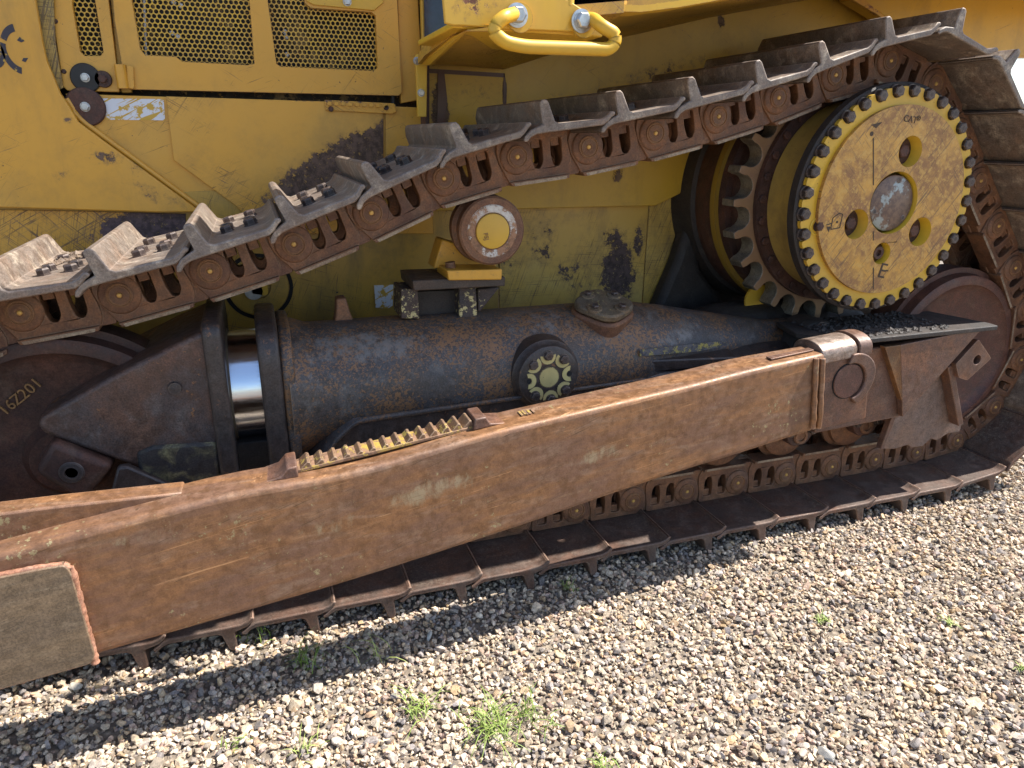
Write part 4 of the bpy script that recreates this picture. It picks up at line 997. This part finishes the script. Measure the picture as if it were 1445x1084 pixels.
tube('weld_bead', subdiv(wl[3:], .006), .0105, WELD, arm, n=10, bump=.16, seed=4); tube('weld_bead', subdiv(wl[:4], .006), .008, WELD, arm, n=8, bump=.12, seed=6)
# raised inner wedge at the front of the top face
yi = lambda x, f_: SB + SA * x + f_
w0, w1 = atp(-60, 722, .20), atp(268, 703, .20)
bm = bmesh.new(); rings = []
for t in np.linspace(0, 1, 10):
    x = -1.5 + (w1.x + 1.5) * t; zt = smooth_itp(tp, x)
    h = .003 + .085 * (1 - min(1, (x + .75) / (w1.x + .75))) if x > -.75 else .088 + (-.75 - x) * .08
    rings.append([bm.verts.new((x, yi(x, a), z)) for a, z in ((.075, zt - .01), (.075, zt + h), (.147, zt + h), (.147, zt - .01))])
for a, b in zip(rings, rings[1:]):
    for i in range(4): bm.faces.new((a[i], a[(i + 1) % 4], b[(i + 1) % 4], b[i]))
bm.faces.new(rings[0]); bm.faces.new(rings[-1][::-1])
link_obj('inner_doubler', bm_mesh(bm), ARM, arm, .005)
# toothed rack on the top face
ra, rb_ = atp(405, 662, .10), atp(672, 600, .10)
xa, xb = ra.x, rb_.x
NTT = 14
RACKM = steel('rack_steel', (.15, .085, .05), (.22, .12, .06), (.3, .22, .14), speck=(.50, .38, .09), speck_amt=.60, speck_scale=50, edge=(.5, .36, .25))
zt_ = lambda x: smooth_itp(tp, x) + .003
def arm_prism(name, poly, f0, f1, mat, bev=.002):
    bm = bmesh.new(); add_prism(bm, poly, 0, f1 - f0)
    for v in bm.verts: v.co.y += SB + SA * v.co.x + f0
    return link_obj(name, bm_mesh(bm), mat, arm, bev)
pw = (xb - xa - .05) / NTT
arm_prism('rack_base', [(xa + .02, zt_(xa + .02) - .004), (xb - .02, zt_(xb - .02) - .004), (xb - .02, zt_(xb - .02) + .006), (xa + .02, zt_(xa + .02) + .006)], .06, .135, TOOTHY)
for k_ in range(NTT):
    x = xa + .03 + pw * k_; z = (zt_(x) + .004); z2 = zt_(x + pw) + .004
    arm_prism('rack_tooth', [(x, z), (x + pw, z2), (x + pw * .86, z2 + .019), (x + pw * .66, z2 + .021), (x + pw * .12, z + .004)], .062, .132, RACKM, .0015)
arm_prism('rack_end_stop', [(xb - .025, zt_(xb) - .004), (xb + .085, zt_(xb + .085) - .004), (xb + .03, zt_(xb) + .010), (xb + .015, zt_(xb) + .034), (xb - .02, zt_(xb) + .032)], .045, .14, ARM2, .004)
arm_prism('rack_end_stop', [(xa - .06, zt_(xa - .06) - .004), (xa + .028, zt_(xa) - .004), (xa + .026, zt_(xa) + .030), (xa - .0, zt_(xa) + .028), (xa - .02, zt_(xa) + .006)], .035, .14, ARM2, .004)
for k_ in range(5):
    x = xb + .135 + k_ * .011 + rj.uniform(-.004, .004); hw_ = rj.uniform(.008, .02)
    arm_prism('paint_fleck', [(x, zt_(x) + .0012), (x + .008, zt_(x + .008) + .0012), (x + .008, zt_(x + .008) + .0022), (x, zt_(x) + .0022)], .075 - hw_ + rj.uniform(0, .012), .085 + hw_, TOOTHY, 0)
x = atp(1072, 510, .1).x; arm_prism('slotted_pad', [(x, zt_(x)), (x + .20, zt_(x + .20)), (x + .20, zt_(x + .20) + .006), (x, zt_(x) + .006)], .04, .07, ARM2, .002)
# scratches gouged in the side
def gouge(a, b, wd=.003):
    A_, B_ = atp(*a, 0), atp(*b, 0); k_ = 12; bm = bmesh.new()
    return None
# weld ridges and trunnion block
for off, dx in ((.0, 0), (0, .022)):
    pts = [atp(1152 + dx * 400, 506, -.004), atp(1151 + dx * 400, 520, -.007), atp(1148 + dx * 400, 590, -.007), atp(1146 + dx * 400, 604, -.003)]
    tube('end_weld', subdiv([Vector(p) for p in pts], .02), .0105, ARM, arm, n=8, bump=.14, seed=int(dx * 100) + 3)
tq0 = xz([(1158, 500), (1186, 491), (1222, 486), (1228, 493), (1226, 540), (1222, 591), (1158, 606)], -.135)
tr = prism('trunnion_block', rounded(tq0, .008, 2), -.135, .0, ARM2, D, bev=.016, seg=4)
tcx, tcz = at(1197, 538, -.14).x, at(1197, 538, -.14).z
lathe('trunnion_pin', [(.0, .068), (-.003, .066), (-.003, .001)], (tcx, -.139, tcz), steel('pin_face', (.12, .06, .045), (.17, .075, .05), (.2, .12, .09)), tr, n=40)
lathe('pin_gap', [(.0, .072), (-.0008, .072), (-.0008, .064)], (tcx, -.1355, tcz), VOID, tr, n=40)
ring = []
bm = bmesh.new()
angs = [math.radians(t) for t in np.linspace(105, -72, 26)]
outp = [(tcx + .018 + (.098 + .006 * math.sin(2 * t)) * math.cos(t), tcz + .005 + .105 * math.sin(t)) for t in angs] + [(tcx + .0 + .0725 * math.cos(t), tcz + .0725 * math.sin(t)) for t in angs[::-1]]
prism('keeper_ring', outp, -.152, -.13, ARM2, tr, bev=.005, seg=3)
cpz = itp(tp, xe)
kp = [at(1158, 498, -.13), at(1222, 487, -.13)]
kb = bmesh.new(); 
def half_round(name, x0, x1, z0, z1, yc, r, mat, parent):
    bm = bmesh.new(); rings = []
    for x, z in ((x0, z0), (x1, z1)):
        rings.append([bm.verts.new((x, yc - r * math.cos(t), z - .02 + r * .55 * math.sin(t))) for t in np.linspace(0, PI, 14)] + [bm.verts.new((x, yc + r, z - .05)), bm.verts.new((x, yc - r, z - .05))])
    m = len(rings[0])
    for i in range(m): bm.faces.new((rings[0][i], rings[0][(i + 1) % m], rings[1][(i + 1) % m], rings[1][i]))
    bm.faces.new(rings[0]); bm.faces.new(rings[1][::-1])
    return link_obj(name, bm_mesh(bm), mat, parent, .004, 40)
half_round('bearing_cap', kp[0].x + .0, kp[1].x - .05, kp[0].z + .008, kp[1].z + .01, -.065, .078, steel('scuffed_cap_steel', (.26, .20, .165), (.22, .13, .085), (.36, .3, .26), rough=.42, metal=.35, rust_amt=.5), tr)
half_round('bearing_cap', kp[1].x - .04, kp[1].x + .02, kp[1].z + .014, kp[1].z + .016, -.065, .080, ARM2, tr)

# greasy crumbs caked on the bracket plate, dry clods on the first shoe
def crumbs(name, k, pts, s0, s1, mat, label, cat, seed):
    r_ = np.random.RandomState(seed); V, F = [], []
    for _ in range(k):
        c_ = pts(r_); s_ = r_.uniform(s0, s1); b0 = len(V)
        P = np.array([(1, 0, 0), (-1, 0, 0), (0, 1, 0), (0, -1, 0), (0, 0, .6), (0, 0, -.6)]) * r_.uniform(.6, 1.3, (6, 1)) * s_
        a_ = r_.uniform(0, 6.3); R_ = np.array([[math.cos(a_), -math.sin(a_), 0], [math.sin(a_), math.cos(a_), 0], [0, 0, 1]])
        V += [tuple(v) for v in P @ R_.T + c_]
        F += [tuple(b0 + i for i in t) for t in ((0, 2, 4), (2, 1, 4), (1, 3, 4), (3, 0, 4), (2, 0, 5), (1, 2, 5), (3, 1, 5), (0, 3, 5))]
    me = bpy.data.meshes.new(name); me.from_pydata(V, [], F); me.update()
    o = link_obj(name, me, mat); o['kind'] = 'stuff'; o['label'] = label; o['category'] = cat; return o
crumbs('dirt_crumbs', 480, lambda r: np.array([r.uniform(2.1, 2.7), r.uniform(-.01, .29), .834]), .004, .015, FRAME_D, 'black greasy dirt crumbs on the flat plate behind the push arm pivot', 'dirt', 3)
_a, _b = pins[0], pins[1]; _u = (_b - _a).normalized(); _n = Vector((-_u.y, _u.x))
def _clod(r):
    q = _a + _u * (.10 + r.normal(0, .02)) + _n * .098; return np.array([q.x, .46 + r.normal(0, .05), q.y])
crumbs('dry_clods', 46, _clod, .007, .017, steel('dry_clod_earth', (.16, .11, .075), (.2, .14, .09), (.28, .21, .15), metal=0), 'dry brown clods lying on the leftmost upper track shoe', 'dirt', 5)

# ================================================================== grass and single stones
n = NT('grass_blade'); GR = n.fin(n.mix(n.rnd, (.17, .25, .04), (.36, .40, .12)), .55); n.b.inputs['Subsurface Weight'].default_value = 0
def tuft(px, py, nb, h, label, seed, spread=.5):
    g0 = ground(px, py, .002); r_ = random.Random(seed); bm = bmesh.new()
    for _ in range(nb):
        a = r_.uniform(0, 2 * PI); lean = r_.uniform(.3, 1.5) * spread * 2.2; L_ = h * r_.uniform(.3, 1.35); wd = r_.uniform(.0007, .0019)
        b0 = Vector((r_.gauss(0, h * .33), r_.gauss(0, h * .33), 0)); dr = Vector((math.cos(a), math.sin(a), 0)); sd = Vector((-dr.y, dr.x, 0))
        prev = None
        for k_ in range(6):
            t = k_ / 5; th = lean * t
            p = b0 + dr * L_ * (math.sin(th) * t if lean > .01 else 0) + Vector((0, 0, L_ * t * math.cos(min(th, 1.5))))
            ww = wd * (1 - t ** 2) + .0002
            v = (bm.verts.new(p + sd * ww), bm.verts.new(p + Vector((0, 0, ww * .4))), bm.verts.new(p - sd * ww))
            if prev: bm.faces.new((prev[0], prev[1], v[1], v[0])); bm.faces.new((prev[1], prev[2], v[2], v[1]))
            prev = v
    o = link_obj('grass_tuft', bm_mesh(bm), GR); o.location = g0
    for p in o.data.polygons: p.use_smooth = True
    o['label'] = label; o['category'] = 'grass tuft'; o['group'] = 'grass tufts in the gravel'
tuft(432, 938, 34, .085, 'dark green grass tuft in the shadow band below the push arm', 1)
tuft(535, 922, 14, .10, 'sparse long-bladed grass tuft on the edge of the arm shadow', 2)
tuft(372, 897, 18, .06, 'small grass tuft close against the lower track shoes', 3)
tuft(800, 832, 22, .05, 'small shaded grass tuft at the narrow end of the shadow', 4)
tuft(590, 1000, 46, .075, 'spreading pale green grass tuft left of the largest tuft', 5, .7)
tuft(700, 1030, 110, .10, 'largest bright green grass tuft near the bottom centre', 6, .7)
tuft(755, 1015, 30, .09, 'loose yellowish grass tuft touching the right of the largest tuft', 16, .8)
tuft(1160, 876, 60, .030, 'low bright green weed clump alone right of centre', 7, .8)
tuft(1338, 880, 40, .028, 'low weed clump near the right edge of the gravel', 8, .8)
tuft(1442, 945, 26, .028, 'tiny yellow green weed clump cut by the right picture edge', 9, .8)
tuft(850, 1082, 34, .05, 'grass tuft cut by the bottom picture edge right of centre', 10, .8)
tuft(430, 1062, 20, .045, 'faint grass tuft near the bottom edge left of the others', 11, .7)
tuft(330, 1052, 16, .04, 'smallest faint grass tuft at bottom left', 12, .7)
def lone(px, py, s_, sq, col, label, seed):
    g0 = ground(px, py, .008); me = rock_mesh(seed, 18)
    nn = NT('lone_stone'); f = nn.noise(60, 6, .7); m_ = nn.fin(nn.mix(nn.ramp(f, .35, .7), col, tuple(v * .7 for v in col)), .85, 0, f, .4, .002); me.materials.append(m_)
    o = link_obj('stone', me); o.location = g0; o.scale = (s_, s_ * sq, s_ * .75); o.rotation_euler = (.1, -.15, seed * 1.3)
    o['label'] = label; o['category'] = 'stone'; o['group'] = 'larger stones in the gravel'
lone(790, 925, .024, .75, (.55, .46, .30), 'pale tan angular stone sitting proud in open sunlit gravel', 21)
lone(1166, 1064, .032, .9, (.42, .40, .36), 'large grey blocky stone at the bottom edge right of centre', 23)
lone(606, 897, .024, .5, (.50, .49, .44), 'flat pale grey stone just outside the arm shadow', 25)
lone(1133, 1062, .024, .6, (.50, .42, .34), 'elongated buff stone lying left of the large grey stone', 27)
lone(523, 1008, .018, .8, (.55, .36, .22), 'rounded orange brown stone left of the spreading grass tuft', 29)
lone(106, 968, .024, .9, (.60, .54, .44), 'cream stone in the lit strip under the push arm wear plate', 31)
lone(930, 878, .016, .8, (.5, .47, .42), 'small pale stone in lit gravel right of the shadow tip', 33)
